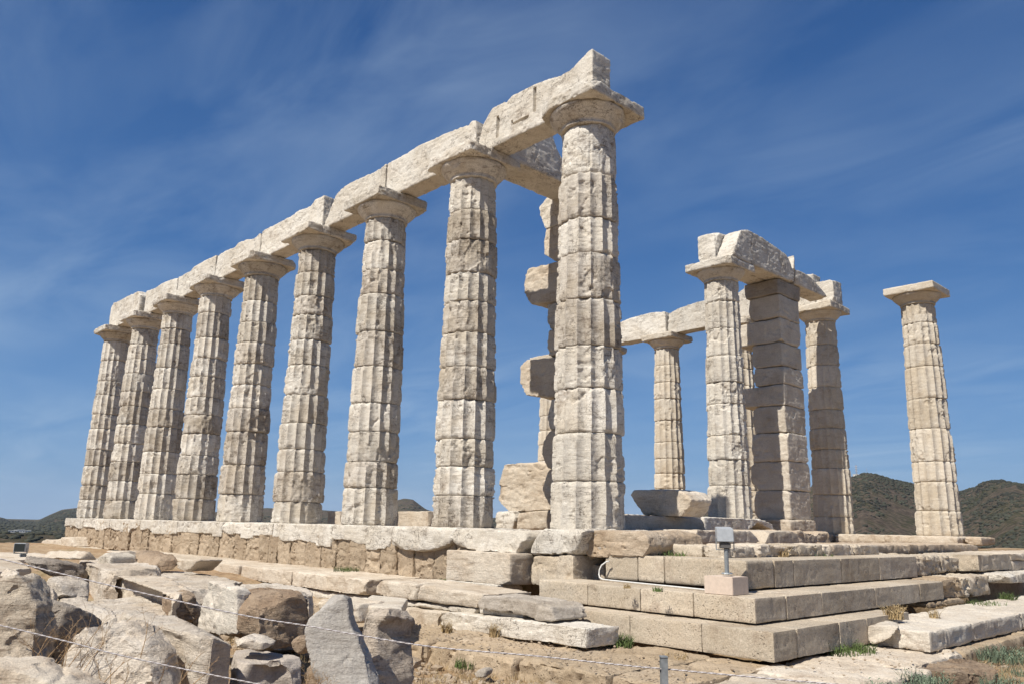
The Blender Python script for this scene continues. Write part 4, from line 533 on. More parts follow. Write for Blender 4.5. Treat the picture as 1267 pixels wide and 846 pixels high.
  ('small_stone', 'small orange brown stone wedged left of the tall grey slab', 'rock', 'tumbled blocks of the rubble pile at left', 'rock_rust', ((1.718, -5.068, -0.746), (1.759, -5.045, -0.717), (1.814, -5.013, -0.734), (1.818, -5.01, -0.791), (1.784, -5.03, -0.834), (1.733, -5.059, -0.807)), (-0.06, 0.104, 0), 0.01, 1, 0.6),
  ('small_stone', 'small stone at the foot of the tall grey slab by the squared block', 'rock', 'tumbled blocks of the rubble pile at left', 'rock_rust', ((2.232, -5.239, -0.836), (2.269, -5.218, -0.81), (2.311, -5.194, -0.849), (2.32, -5.189, -0.969), (2.243, -5.233, -0.976)), (-0.06, 0.104, 0), 0.01, 1, 0.6),
  ('square_block', 'streaky marble block with a dark right hand hollow, in the middle of the pile', 'stone block', 'tumbled blocks of the rubble pile at left', 'marble_cream', ((-3.64, -4.57, -0.62), (-2.82, -4.54, -0.62), (-1.67, -4.66, -0.62), (-0.5, -5.03, -0.62), (-0.89, -4.68, -0.62), (-2.54, -4.27, -0.62), (-4.27, -3.95, -0.62), (-4.73, -4.1, -0.62)), (0, 0, -0.5), 0.018, 0.6, 1),
  ('square_block', 'pinkish pitted block left of the streaky marble block', 'stone block', 'tumbled blocks of the rubble pile at left', 'rock_pale', ((-5.6, -4.38, -0.56), (-4.72, -4.49, -0.56), (-2.97, -4.79, -0.56), (-3.86, -4.39, -0.56), (-3.3, -3.95, -0.56), (-4.65, -3.71, -0.56), (-6.4, -3.57, -0.56), (-6.79, -3.91, -0.56)), (0, 0, -0.5), 0.018, 0.6, 1),
  ('flat_block', 'broad flat topped block behind the streaky marble block', 'stone block', 'tumbled blocks of the rubble pile at left', 'rock_pale', ((-4.95, -3.75, -0.66), (-2.97, -4.08, -0.66), (-1.35, -4.49, -0.66), (-0.74, -4.7, -0.66), (-2.17, -3.95, -0.66), (-2.25, -3.55, -0.66), (-3.6, -3.34, -0.66), (-5.2, -3.33, -0.66)), (0, 0, -0.5), 0.018, 0.6, 1),
  ('flat_block', 'broad flat topped block between the marble step run and the rusty boulder', 'stone block', 'tumbled blocks of the rubble pile at left', 'rock_pale', ((-1.04, -4.15, -0.62), (-0.37, -4.32, -0.62), (-0.02, -4.37, -0.62), (-0.32, -4.05, -0.62), (-0.02, -3.87, -0.62), (-0.63, -3.63, -0.62), (-1.73, -3.52, -0.62), (-1.85, -3.75, -0.62)), (0, 0, -0.55), 0.018, 0.6, 1),
  ('boulder', 'dark brown block in the hollow beside the bright white block', 'rock', 'tumbled blocks of the rubble pile at left', 'rock_rust', ((-0.621, -4.98, -0.666), (-0.612, -4.915, -0.627), (-0.592, -4.776, -0.617), (-0.59, -4.756, -0.815), (-0.595, -4.796, -0.897), (-0.616, -4.945, -0.862)), (-0.495, 0.07, 0), 0.016, 0.6, 1),
  ('long_slab', 'long dark pitted slab near the left floodlight', 'stone block', 'tumbled blocks of the rubble pile at left', 'rock_dark', ((-4.743, -5.337, -0.468), (-4.643, -5.061, -0.497), (-4.51, -4.696, -0.566), (-4.475, -4.601, -0.716), (-4.498, -4.663, -0.774), (-4.572, -4.866, -0.714), (-4.684, -5.174, -0.585)), (-0.47, 0.171, 0), 0.022, 0.8, 1.4),
  ('long_slab', 'pale slab with a dark hollow under it, below the long dark slab', 'stone block', 'tumbled blocks of the rubble pile at left', 'rock_pale', ((-2.51, -5.42, -0.68), (-2.5, -5.19, -0.68), (-1.14, -5.54, -0.68), (-0.09, -5.66, -0.68), (0.58, -5.82, -0.68), (0.05, -5.87, -0.68), (-1.09, -5.77, -0.68)), (0, 0, -0.35), 0.018, 0.6, 1),
  ('rubble_stone', 'stone with a dark broken end above the veined boulder at far left', 'rock', 'tumbled blocks of the rubble pile at left', 'rock_pale', ((-0.923, -6.239, -0.472), (-0.918, -6.186, -0.402), (-0.913, -6.145, -0.441), (-0.914, -6.149, -0.5), (-0.92, -6.21, -0.517)), (-0.696, 0.073, 0), 0.014, 0.8, 1),
  ('rubble_stone', 'pinkish stone between the veined boulder and the dark pitted slab', 'rock', 'tumbled blocks of the rubble pile at left', 'rock_pale', ((-1.34, -6.05, -0.55), (-0.59, -6.1, -0.55), (0.16, -6.19, -0.55), (-0.06, -6.05, -0.55), (-1.63, -5.78, -0.55), (-2.35, -5.72, -0.55), (-2.16, -5.86, -0.55)), (0, 0, -0.4), 0.018, 0.6, 1.4),
  ('rubble_stone', 'rounded whitish stone beside the pinkish stone at far left', 'rock', 'tumbled blocks of the rubble pile at left', 'rock_pale', ((-1.557, -5.822, -0.522), (-1.448, -5.793, -0.496), (-1.305, -5.754, -0.558), (-1.225, -5.733, -0.678), (-1.43, -5.788, -0.663)), (-0.078, 0.29, 0), 0.014, 1.4, 1),
  ('plank_slab', 'broad flat slab surface near the left floodlight', 'stone block', 'tumbled blocks of the rubble pile at left', 'marble_cream', ((-8.4, -5.43, -0.62), (-7.17, -5.02, -0.62), (-8.01, -4.16, -0.62), (-9.19, -3.67, -0.62), (-10.36, -3.85, -0.62), (-11, -5.02, -0.62)), (0, 0, -0.2), 0.03, 0.6, 1),
  ('plank_slab', 'flat slab at the left frame edge below the floodlight slab', 'stone block', 'tumbled blocks of the rubble pile at left', 'marble_cream', ((-3.39, -6.23, -0.58), (-4.04, -5.61, -0.58), (-4.59, -5.2, -0.58), (-6.73, -4.89, -0.58), (-6.98, -5.66, -0.58)), (0, 0, -0.25), 0.025, 0.6, 1),
  ('tilted_slab', 'pale slab tilted up to a peak with a dark triangular end', 'stone block', 'tumbled blocks of the rubble pile at left', 'marble_cream', ((-4.944, -4.585, -0.497), (-4.931, -4.464, -0.388), (-4.919, -4.351, -0.509)), (-1.5, -0.1, -0.05), 0.02, 0.4, 0.6),
  ('rubble_stone', 'pale lump right of the slab with the dark triangular end', 'rock', 'tumbled blocks of the rubble pile at left', 'marble', ((-5.176, -4.296, -0.5), (-5.051, -4.251, -0.42), (-4.887, -4.191, -0.478), (-4.862, -4.182, -0.614), (-5.136, -4.282, -0.626)), (-0.137, 0.376, 0), 0.02, 1.5, 1.3),
  ('rubble_stone', 'small brown and white block left of the broken step stones', 'rock', 'tumbled blocks of the rubble pile at left', 'marble_cream', ((-5.24, -4.16, -0.439), (-5.096, -4.039, -0.413), (-5.03, -3.983, -0.519), (-5.065, -4.013, -0.617), (-5.204, -4.129, -0.6)), (-0.257, 0.306, 0), 0.02, 0.8, 1),
  ('broken_block', 'broken white block with a rusty shaded end, at the left of the marble step run', 'stone block', 'tumbled blocks of the rubble pile at left', 'rock_rust', ((-4.113, -3.887, -0.624), (-4.102, -3.785, -0.471), (-4.093, -3.697, -0.441), (-4.077, -3.543, -0.432), (-4.076, -3.535, -0.505), (-4.086, -3.632, -0.566), (-4.089, -3.658, -0.607), (-4.101, -3.777, -0.625)), (-1.4, 0.05, 0.02), 0.02, 0.6, 1),
  ('broken_block', 'small wedge stone between the rusty ended block and the marble step run', 'rock', 'tumbled blocks of the rubble pile at left', 'marble_cream', ((-3.833, -3.728, -0.491), (-3.496, -3.637, -0.448), (-3.416, -3.616, -0.464), (-3.592, -3.663, -0.611), (-3.817, -3.724, -0.581)), (-0.104, 0.386, 0), 0.018, 0.7, 0.8),
  ('flat_block', 'pale block behind the pointed slab tops, in front of the marble step run', 'stone block', 'tumbled blocks of the rubble pile at left', 'marble_cream', ((-0.563, -3.548, -0.72), (-0.104, -3.381, -0.746), (-0.035, -3.356, -0.923), (-0.515, -3.531, -0.928)), (-0.171, 0.47, 0), 0.02, 0.8, 1),
  ('flat_block', 'dusty slab filling the middle of the pile behind the notched block', 'stone block', 'tumbled blocks of the rubble pile at left', 'rock_pale', ((-0.95, -5.57, -0.8), (-0.35, -5.51, -0.8), (-0.87, -4.97, -0.8), (-0.7, -4.95, -0.8), (-2.03, -4.44, -0.8), (-2.78, -4.36, -0.8), (-2.71, -4.84, -0.8), (-2.19, -5.23, -0.8)), (0, 0, -0.35), 0.018, 0.6, 1),
  ('foundation_stone', 'squared white stone farthest left at the end of the foundation', 'stone block', 'loose stones at the far left end of the foundation', 'marble_cream', ((-21.65, -1, -0.74), (-21.24, -1, -0.66), (-20.43, -1, -0.66), (-20.4, -1, -0.87), (-21.37, -1, -0.91)), (0, 0.8, 0), 0.035, 1.3, 1.3),
  ('foundation_stone', 'rough stone second from left at the end of the foundation', 'stone block', 'loose stones at the far left end of the foundation', 'marble_cream', ((-20.43, -1, -0.66), (-19.78, -1, -0.6), (-19.22, -1, -0.72), (-19.13, -1, -0.9), (-20.29, -1, -0.92)), (0, 0.8, 0), 0.035, 1.3, 1.3),
  ('foundation_stone', 'darker stone against the end of the rough brown wall', 'stone block', 'loose stones at the far left end of the foundation', 'marble_cream', ((-19.64, -1, -0.55), (-18.53, -1, -0.52), (-18.25, -1, -0.78), (-19.29, -1, -0.91)), (0, 0.9, 0), 0.035, 1.3, 1.3),
  ('foundation_stone', 'low pale stones under the end of the rough brown wall', 'stone block', 'loose stones at the far left end of the foundation', 'marble_cream', ((-21, -1, -0.92), (-17.51, -1, -0.76), (-16.2, -1, -0.88), (-20.59, -1, -1.02)), (0, 1, 0), 0.035, 1.3, 1.3),
]
PIER_S = [
  ('S', 'marble', ((-2.08, 2.1, -0.006), (-2.63, 2.1, -0.01), (-2.65, 2.1, 0.19), (-2.71, 2.1, 0.39), (-2.08, 2.1, 0.386)), (0, 0.85, 0)),
  ('S', 'marble_cream', ((-2.08, 2.1, 0.394), (-2.71, 2.1, 0.39), (-2.89, 2.1, 0.63), (-2.87, 2.1, 0.85), (-2.78, 2.1, 1.01), (-2.08, 2.1, 1.006)), (0, 0.85, 0)),
  ('S', 'marble_cream', ((-2.08, 2.1, 1.014), (-2.78, 2.1, 1.01), (-2.92, 2.1, 1.3), (-2.88, 2.1, 1.51), (-2.73, 2.1, 1.69), (-2.08, 2.1, 1.686)), (0, 0.85, 0)),
  ('S', 'marble', ((-2.08, 2.1, 1.694), (-2.73, 2.1, 1.69), (-2.79, 2.1, 1.93), (-2.75, 2.1, 2.23), (-2.08, 2.1, 2.226)), (0, 0.85, 0)),
  ('S', 'marble_cream', ((-2.08, 2.1, 2.254), (-2.66, 2.1, 2.25), (-3.35, 2.1, 2.37), (-3.5, 2.1, 2.59), (-3.51, 2.1, 2.93), (-3.36, 2.1, 3.03), (-2.55, 2.1, 2.98), (-2.08, 2.1, 2.976)), (0, 0.85, 0)),
  ('S', 'marble_cream', ((-2.08, 2.1, 3.014), (-2.78, 2.1, 3.01), (-2.81, 2.1, 3.25), (-2.77, 2.1, 3.5), (-2.08, 2.1, 3.496)), (0, 0.85, 0)),
  ('S', 'marble', ((-2.08, 2.1, 3.504), (-2.77, 2.1, 3.5), (-2.83, 2.1, 3.71), (-2.8, 2.1, 3.98), (-2.08, 2.1, 3.976)), (0, 0.85, 0)),
  ('S', 'marble_cream', ((-2.08, 2.1, 4.004), (-2.76, 2.1, 4), (-3.26, 2.1, 4.08), (-3.44, 2.1, 4.34), (-3.47, 2.1, 4.7), (-3.27, 2.1, 4.8), (-2.56, 2.1, 4.75), (-2.08, 2.1, 4.746)), (0, 0.85, 0)),
  ('S', 'marble_cream', ((-2.08, 2.1, 4.764), (-2.6, 2.1, 4.76), (-2.91, 2.1, 4.97), (-2.94, 2.1, 5.25), (-2.88, 2.1, 5.46), (-2.08, 2.1, 5.456)), (0, 0.85, 0)),
  ('S', 'marble', ((-2.08, 2.1, 5.464), (-2.88, 2.1, 5.46), (-3.03, 2.1, 5.76), (-3.06, 2.1, 5.96), (-2.87, 2.1, 6.1), (-2.57, 2.1, 6.11), (-2.08, 2.1, 6.106)), (0, 0.85, 0)),
  ('S', 'marble_cream', ((-2.08, 2.1, 6.106), (-2.75, 2.1, 6.106), (-2.75, 2.1, 5.975), (-2.08, 2.1, 5.975)), (0, 0.85, 0)),
]
for name, label, cat, group, mat, poly, T, vox, wear, amp in DATA:
    if name == 'foundation_wall':
        # one thing made of upright stones
        x0, x1 = -20.7, -1.7
        w = empty('foundation_wall', (x0, -.58, -.72)); tag(w, label, cat); rr = random.Random(3); x = x0
        while x < x1 - .2:
            wd = rr.uniform(.34, .56); xe = min(x + wd, x1); yo = -.60 + rr.uniform(-.025, .02); o = np.array([x0, -.58, -.72])
            stone_mesh('wall_stone', [(x, yo, -.80), (xe - .006, yo + rr.uniform(-.015, .015), -.80), (xe - .006, yo, -.03), (x, yo, -.03)], (0, .8, 0), .024, .6, 1.9, M['poros_wall'], w, o)
            x = xe
        continue
    if name == 'paving_slab' and mat in ('poros_wall', 'poros'): mat = 'poros_pave'
    tag(stone_mesh(name, poly, T, vox, wear, amp, M[mat]), label, cat, group)
# end wall of the foundation, far left
tag(stone_mesh('foundation_end', [(-20.75, -.5, -.75), (-20.75, 12.5, -.75), (-20.75, 12.5, -.28), (-20.75, -.5, -.28)], (.5, 0, 0), .06, 1.2, 2, M['poros_wall']), 'rough brown end wall of the foundation at its far left', 'wall')

# ================================================================ columns
Z_NECK, Z_ECH, Z_TOP = 5.55, 5.80, 5.985
def drum(z0, z1, base, seed, parent, mat, nf, nz, RB=.5, RT=.395, H=5.55, zb=0, smooth_amt=0., colour=None):
    rr = random.Random(seed); NT = 16 * nf
    nzr = max(6, int((z1 - z0) / nz)); zz = np.linspace(z0 + .003, z1 - .003, nzr + 1)
    # close rows at both lips
    zz = np.sort(np.concatenate([zz, [z0 + .010, z0 + .02, z1 - .010, z1 - .02]]))
    th = np.arange(NT) * 2 * math.pi / NT
    TH, ZZ = np.meshgrid(th, zz, indexing='xy'); TH = TH.ravel(); ZZ = ZZ.ravel()
    t = (ZZ - zb) / (H - zb); R = RB + (RT - RB) * t + .006 * np.sin(np.pi * t)
    R = R * (1 + rr.uniform(-.032, .018)); uu = np.abs(2 * (ZZ - z0) / (z1 - z0) - 1); R = R * (1 - .016 * uu ** 8)
    cosn, sinn = np.cos(TH), np.sin(TH)
    P = np.stack([R * cosn, R * sinn, ZZ], 1) + seed * 1.37
    f = (TH * 16 / (2 * math.pi)) % 1.0
    flute = 1 - (2 * f - 1) ** 2
    depth = .105 * R
    er = sstep(fbm(P, 1.5, 4, 11, .55) + smooth_amt, .42, .60)          # worn-away zones
    ar = np.exp(-(np.minimum(f, 1 - f) / .10) ** 2)                # near an arris
    chip = sstep(fbm(P, 7, 4, 12, .6), .25, .42) * ar
    r = R - depth * flute * (1 - .72 * er) - er * depth * .5 - chip * .014 - ar * er * .012
    zl = np.minimum(ZZ - z0, z1 - ZZ)
    lip = np.exp(-(zl / .011) ** 2) * .010 + np.exp(-(zl / .035) ** 2) * np.clip(fbm(P * [1, 1, .3], 6, 3, 13) + .2, 0, 1) * .028
    r = r - lip
    # knocked-off patches
    kn = sstep(fbm(P, 3.0, 4, 14, .55), .60, .70); r = r - kn * .020
    bed = fbm(P * [1, 1, 9.], 3.2, 4, 15)
    gr = fbm(P * [.7, .7, 7.], 2.2, 3, 19); r = r - .0045 * np.exp(-(gr / .05) ** 2)
    r = r + .0016 * bed + .0016 * fbm(P, 11, 4, 16, .6) * (.5 + 2.4 * er) + .003 * fbm(P, 30, 2, 17) 
    V = np.stack([r * cosn, r * sinn, ZZ], 1); V[:, :2] += [rr.uniform(-.008, .008), rr.uniform(-.008, .008)]
    nr = len(zz); idx = np.arange(nr * NT).reshape(nr, NT); nxt = np.roll(idx, -1, 1)
    F = np.stack([idx[:-1], nxt[:-1], nxt[1:], idx[1:]], -1).reshape(-1, 4).tolist()
    F.append(idx[0][::-1].tolist()); F.append(idx[-1].tolist())
    o = mesh_np('drum', V, F, mat, parent); me = o.data
    ev = np.empty(len(me.edges) * 2, int); me.edges.foreach_get('vertices', ev); ev = ev.reshape(-1, 2)
    e_er = er[np.minimum(ev[:, 0], NT * nr - 1)] < .5
    sharp = (ev[:, 0] % NT == ev[:, 1] % NT) & (ev[:, 0] % NT % nf == 0) & e_er
    sharp |= (ev[:, 0] // NT == ev[:, 1] // NT) & ((ev[:, 0] // NT == 0) | (ev[:, 0] // NT == nr - 1))
    me.edges.foreach_set('use_edge_sharp', sharp)
    return o
def capital(parent, seed, mat, cut=0, hw=.59, ab=(.8, 1), z_neck=Z_NECK, RT=.395):
    """echinus turned on a profile, abacus with broken corners"""
    cap = bpy.data.objects.new('capital', None); link(cap, parent); cap.location = (0, 0, z_neck)
    prof = [(RT - .005, 0), (RT + .002, .02), (RT - .012, .035), (RT + .004, .048), (RT - .002, .058), (RT + .028, .078), (RT + .075, .125), (RT + .118, .17), (RT + .150, .21), (RT + .160, .235), (RT + .150, .262)]
    pz = np.array([p[1] for p in prof]); pr = np.array([p[0] for p in prof]); zz = np.linspace(0, .262, 30); NT = 128
    th = np.arange(NT) * 2 * math.pi / NT; TH, ZZ = np.meshgrid(th, zz, indexing='xy'); TH = TH.ravel(); ZZ = ZZ.ravel()
    R = np.interp(ZZ, pz, pr); P = np.stack([R * np.cos(TH), R * np.sin(TH), ZZ], 1) + seed * 2.3
    R = R + .004 * fbm(P, 7, 4, 1) - .03 * sstep(fbm(P, 2.6, 4, 2), .35, .9) + .002 * fbm(P * [1, 1, 8], 6, 3, 3)
    V = np.stack([R * np.cos(TH), R * np.sin(TH), ZZ], 1); idx = np.arange(30 * NT).reshape(30, NT); nxt = np.roll(idx, -1, 1)
    F = np.stack([idx[:-1], nxt[:-1], nxt[1:], idx[1:]], -1).reshape(-1, 4).tolist(); F.append(idx[0][::-1].tolist()); F.append(idx[-1].tolist())
    mesh_np('echinus', V, F, mat, cap)
    rr = random.Random(seed); h = hw
    cuts = cut if isinstance(cut, (list, tuple)) else [rr.choice([0, .05, .12, .2]) * rr.random() for _ in range(4)]
    pl = []
    cs_ = [(-1, -1), (1, -1), (1, 1), (-1, 1)]; ds = [((0, 1), (1, 0)), ((-1, 0), (0, 1)), ((0, -1), (-1, 0)), ((1, 0), (0, -1))]
    for (cx, cy), (d0, d1), c in zip(cs_, ds, cuts):
        if c < .02: pl.append((cx * h, cy * h))
        else:
            pl.append((cx * h + d0[0] * c, cy * h + d0[1] * c)); pl.append((cx * h + (d0[0] + d1[0]) * c * .38, cy * h + (d0[1] + d1[1]) * c * .38)); pl.append((cx * h + d1[0] * c * 1.2, cy * h + d1[1] * c * 1.2))
    zt = Z_TOP - z_neck
    stone_mesh('abacus', [(x, y, .255) for x, y in pl], (0, 0, zt - .255), .016, ab[0], ab[1], mat, cap, np.array([0, 0, 0.]))
def column(x, y, label, group, joints, seed, mat, nf=10, nz=.016, zb=0, RB=.5, cut=0, smooth_amt=0., mats=None, RT=.395, ab=(.8, 1)):
    c = empty('doric_column', (x, y, 0)); tag(c, label, 'column', group)
    for i in range(len(joints) - 1):
        mm = random.Random(seed * 77 + i).choice(mats) if mats else mat
        drum(joints[i], joints[i + 1], zb, seed * 31 + i, c, mm, nf, nz, RB=RB, RT=RT, zb=zb, smooth_amt=smooth_amt)
    capital(c, seed, mat, cut, RT=RT, ab=ab)
    return c
def rj(seed, z0=0, n=10):
    rr = random.Random(seed); h = [rr.uniform(.75, 1.25) for _ in range(n)]; s = sum(h); z = z0; out_ = [z0]
    for q in h: z += q / s * (Z_NECK - z0); out_.append(z)
    out_[-1] = Z_NECK; return out_
GC_ = 'nine columns of the long colonnade'; MC = M['marble_col']
ordn = ['nearest and largest column, at the right end of the long colonnade with its cap broken', 'second column of the long colonnade, joined by a beam to the broken pier', 'third column of the long colonnade counted from the near end', 'fourth column of the long colonnade counted from the near end',
        'fifth column, in the middle of the long colonnade', 'fourth column of the long colonnade counted from the far end', 'third column of the long colonnade counted from the far end', 'second column from the far end, with a smooth plain drum near its top', 'farthest column, at the left end of the long colonnade']
J0 = [0, .60, 1.22, 1.81, 2.38, 3.02, 3.66, 4.16, 4.81, 5.2, Z_NECK]
J0 = [0, .61, 1.22, 1.80, 2.36, 3.00, 3.64, 4.15, 4.80, Z_NECK]
cuts = {0: [.30, .02, .04, .05], 1: [0, .0, .1, .05], 2: [0, .0, .12, .1], 3: [0, 0, .05, .1], 4: [.1, .05, .12, .1], 5: [.16, .1, .2, .1]}
for i in range(9):
    nf, nz = (12, .013) if i < 2 else (10, .016) if i < 5 else (8, .022)
    column(-2.52 * i, 0, 'weathered fluted marble ' + ordn[i], GC_, J0 if i == 0 else rj(40 + i, n=10 + i % 2), 11 + i, MC, nf, nz, cut=cuts.get(i, 0), mats=[MC, MC, M['marble_worn'], M['marble'], M['marble_worn'], MC])
GN_ = 'columns of the far colonnade'; MF = M['marble_far']
WN = 12.47
column(0, WN, 'lone standing column at the right with a complete flat cap', GN_, rj(71, n=9), 71, MF, 10, .018, cut=[0, 0, 0, 0], smooth_amt=-.35, ab=(.25, .45))
column(-2.52, WN, 'fluted column just right of the square pier, half in shadow', GN_, rj(72), 72, MF, 10, .018, smooth_amt=-.2)
column(-5.04, WN, 'column partly seen in the gap between the short row column and the square pier', GN_, rj(73), 73, MF, 8, .022, smooth_amt=-.2)
column(-7.56, WN, 'small fluted column seen between the tallest column and the short row column', GN_, rj(74), 74, MF, 8, .022, smooth_amt=-.3)
column(-10.08, WN, 'far column hidden behind the tallest column except its cap edge', GN_, rj(75), 75, MF, 8, .03, smooth_amt=-.3)
column(-12.6, WN, 'far column glimpsed low down left of the tallest column beside the boulder', GN_, rj(76), 76, MF, 8, .03, smooth_amt=-.3)
column(-2.52, 7.54, 'grooved column standing on its own slab in front of the square pier', 'inner porch columns', rj(77, .28, 9), 77, M['marble'], 12, .014, zb=.28, RB=.47, RT=.385, cut=[0, .06, .1, 0], smooth_amt=-.1)

# ================================================================ piers (ends of the inner hall walls)
ps = empty('broken_pier', (-2.5, 2.1, 0)); tag(ps, 'jagged pier of stacked stones with two blocks jutting left, behind the nearest column', 'pier')
for _, mat, poly, T in PIER_S:
    stone_mesh('pier_block', poly, T, .025, .9, 1, M[mat], ps, np.array([-2.5, 2.1, 0.]))
pn = empty('square_pier', (-2.5, 9.8, 0)); tag(pn, 'tall square pier of stacked banded marble blocks carrying the big grey beam', 'pier')
O = np.array([-2.5, 9.8, 0.])
zj = [.30, .95, 1.62, 2.28, 2.92, 3.42, 3.86, 4.42, 5.02, 5.6]; 
jut = {3: 0, 4: .42, 6: 0, 7: .38}
x_w = [-2.86, -2.96, -2.90, -2.84, -2.78, -2.76, -2.78, -2.78, -2.80]
for k in range(len(zj) - 1):
    a, b = zj[k] + .003, zj[k + 1] - .003; w0 = x_w[k]; xe = -2.04 + .01 * (k % 3)
    yf = 9.28 + .015 * (k % 2)
    poly = [(xe, yf, a), (w0, yf, a), (w0 - .05, yf, (a + b) / 2), (w0, yf, b), (xe, yf, b)]
    if k == 0: poly = [(xe, yf, a), (w0, yf, a), (w0 - .12, yf, a + .2), (w0 - .1, yf, b - .15), (w0, yf, b), (xe, yf, b)]
    if k == 1: poly = [(xe, yf, a), (w0 + .1, yf, a), (w0 - .05, yf, a + .2), (w0 - .04, yf, b - .1), (w0 + .1, yf, b), (xe, yf, b)]
    if k in (4, 7): poly = [(xe, yf, a), (w0 - jut[k], yf, a + .02), (w0 - jut[k] - .03, yf, b - .02), (xe, yf, b)]
    stone_mesh('pier_block', poly, (0, 1.0 if k > 1 else 1.02, 0), .022, .9, .9, M['marble_white'], pn, O)
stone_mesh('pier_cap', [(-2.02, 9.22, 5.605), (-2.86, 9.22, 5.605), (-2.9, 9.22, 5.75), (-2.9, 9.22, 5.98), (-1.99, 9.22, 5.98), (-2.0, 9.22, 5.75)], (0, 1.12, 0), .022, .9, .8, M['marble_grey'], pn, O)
stone_mesh('pier_base', [(-1.93, 9.05, .0), (-2.95, 9.05, .0), (-2.95, 9.05, .295), (-1.95, 9.05, .295)], (0, 1.25, 0), .022, 1.2, 1, M['marble_cream'], pn, O)

# ================================================================ floodlight by the steps
fb = empty('floodlight', (2.56, -.93, -.55)); tag(fb, 'grey box floodlight on a short pole set in a pinkish block on the corner step', 'floodlight')
bm = bmesh.new(); bx(bm, -.15, .16, -.155, .13, 0, .165, .005); bm_obj('base_block', bm, M['concrete'], fb)
bm = bmesh.new(); bmesh.ops.create_cone(bm, cap_ends=True, segments=16, radius1=.021, radius2=.021, depth=.24, matrix=Matrix.Translation((.01, 0, .30)))
bmesh.ops.create_cone(bm, cap_ends=True, segments=16, radius1=.055, radius2=.05, depth=.012, matrix=Matrix.Translation((.01, 0, .191))); bm_obj('pole', bm, M['galv'], fb)
bm = bmesh.new(); rz = Matrix.Rotation(math.radians(40), 4, 'Z')
bx(bm, -.088, .088, -.012, .012, .408, .416, rot=rz.to_3x3()); bx(bm, -.088, -.081, -.012, .012, .4165, .52, rot=rz.to_3x3()); bx(bm, .081, .088, -.012, .012, .4165, .52, rot=rz.to_3x3())
bm_obj('bracket', bm, M['galv'], fb)
bm = bmesh.new(); bx(bm, -.05, .05, -.045, .045, .425, .475, .005, rot=rz.to_3x3()); bx(bm, -.01, .03, -.02, .02, .38, .43, .003, rot=rz.to_3x3()); bm_obj('junction_box', bm, M['grey_dark'], fb)
bm = bmesh.new(); rh = rz.to_3x3() @ Matrix.Rotation(math.radians(-6), 3, 'X')
v = [(-.078, -.06, -.075), (.078, -.06, -.075), (.078, .07, -.075), (-.078, .07, -.075), (-.078, -.06, .05), (.078, -.06, .05), (.078, .09, .085), (-.078, .09, .085)]
vs = [bm.verts.new(rh @ Vector(q) + Vector((.0, 0, .555))) for q in v]
for f in ((0, 1, 2, 3), (4, 5, 6, 7), (0, 1, 5, 4), (1, 2, 6, 5), (2, 3, 7, 6), (3, 0, 4, 7)): bm.faces.new([vs[k] for k in f])
bmesh.ops.recalc_face_normals(bm, faces=bm.faces[:]); bmesh.ops.bevel(bm, geom=bm.edges[:], offset=.006, segments=2, affect='EDGES'); hd = bm_obj('lamp_housing', bm, M['grey_paint'], fb)
bm = bmesh.new(); bx(bm, -.068, .068, .072, .077, -.06, .065); 
for q in bm.verts: q.co = rh @ q.co + Vector((0, 0, .555))
bm_obj('lamp_glass', bm, M['glass_dark'], hd)
# white conduit
pts = [Vector(q) for q in [(.80, -.56, -.36), (.76, -.57, -.37), (.715, -.6, -.41), (.70, -.62, -.46), (.70, -.63, -.51), (.72, -.64, -.545), (.78, -.66, -.56), (.9, -.68, -.562), (1.5, -.76, -.563), (2.38, -.88, -.564)]]
pts = [tuple(p + Vector((0, 0, .03))) for p in pts]
V, F = tube(pts, .0085, 10); tag(mesh_np('white_conduit', V, F, M['pipe']), 'white plastic cable pipe curving round the upper step to the pinkish lamp block', 'pipe')
# second floodlight far left
fl = empty('floodlight', (-8.36, -4.5, -.56)); tag(fl, 'small box floodlight with dark glass on the flat stones at far left', 'floodlight')
bm = bmesh.new(); rl = Matrix.Rotation(math.radians(55), 3, 'Z'); bx(bm, -.09, .09, -.07, .07, .03, .17, .006, rot=rl); bm_obj('lamp_housing', bm, M['grey_paint'], fl)
bm = bmesh.new(); bx(bm, -.08, .08, -.074, -.0712, .04, .16, rot=rl); bm_obj('lamp_glass', bm, M['glass_dark'], fl)
bm = bmesh.new(); bx(bm, -.10, .10, -.02, .02, 0, .012, rot=rl); bx(bm, -.10, -.093, -.02, .02, .01, .1, rot=rl); bx(bm, .093, .10, -.02, .02, .01, .1, rot=rl); bx(bm, -.14, -.02, .02, .1, -.06, .0, .01); bm_obj('bracket', bm, M['galv'], fl)
# ================================================================ fence post and ropes
po = empty('fence_post', (4.42, -4.53, -1.5)); tag(po, 'grey metal fence post at the bottom edge carrying the thin rope', 'post')
bm = bmesh.new(); rp = Matrix.Rotation(math.radians(-43), 3, 'Z')
bx(bm, -.021, .021, .014, .017, 0, .935, rot=rp); bx(bm, -.021, -.018, -.016, .0138, 0, .935, rot=rp); bx(bm, .018, .021, -.016, .0138, 0, .935, rot=rp); bm_obj('post_profile', bm, M['galv'], po)
bm = bmesh.new(); bx(bm, -.024, .024, -.018, .019, .935, .939, rot=rp); bm_obj('post_cap', bm, M['galv'], po)
def catm(P, n):
    P = [Vector(p) for p in P]; P = [P[0] * 2 - P[1]] + P + [P[-1] * 2 - P[-2]]; out_ = []
    for i in range(1, len(P) - 2):
        for k in range(n):
            t = k / n; a, b, c, d = P[i - 1], P[i], P[i + 1], P[i + 2]
            out_.append(.5 * ((2 * b) + (c - a) * t + (2 * a - 5 * b + 4 * c - d) * t * t + (3 * b - a - 3 * c + d) * t ** 3))
    out_.append(P[-2]); return out_
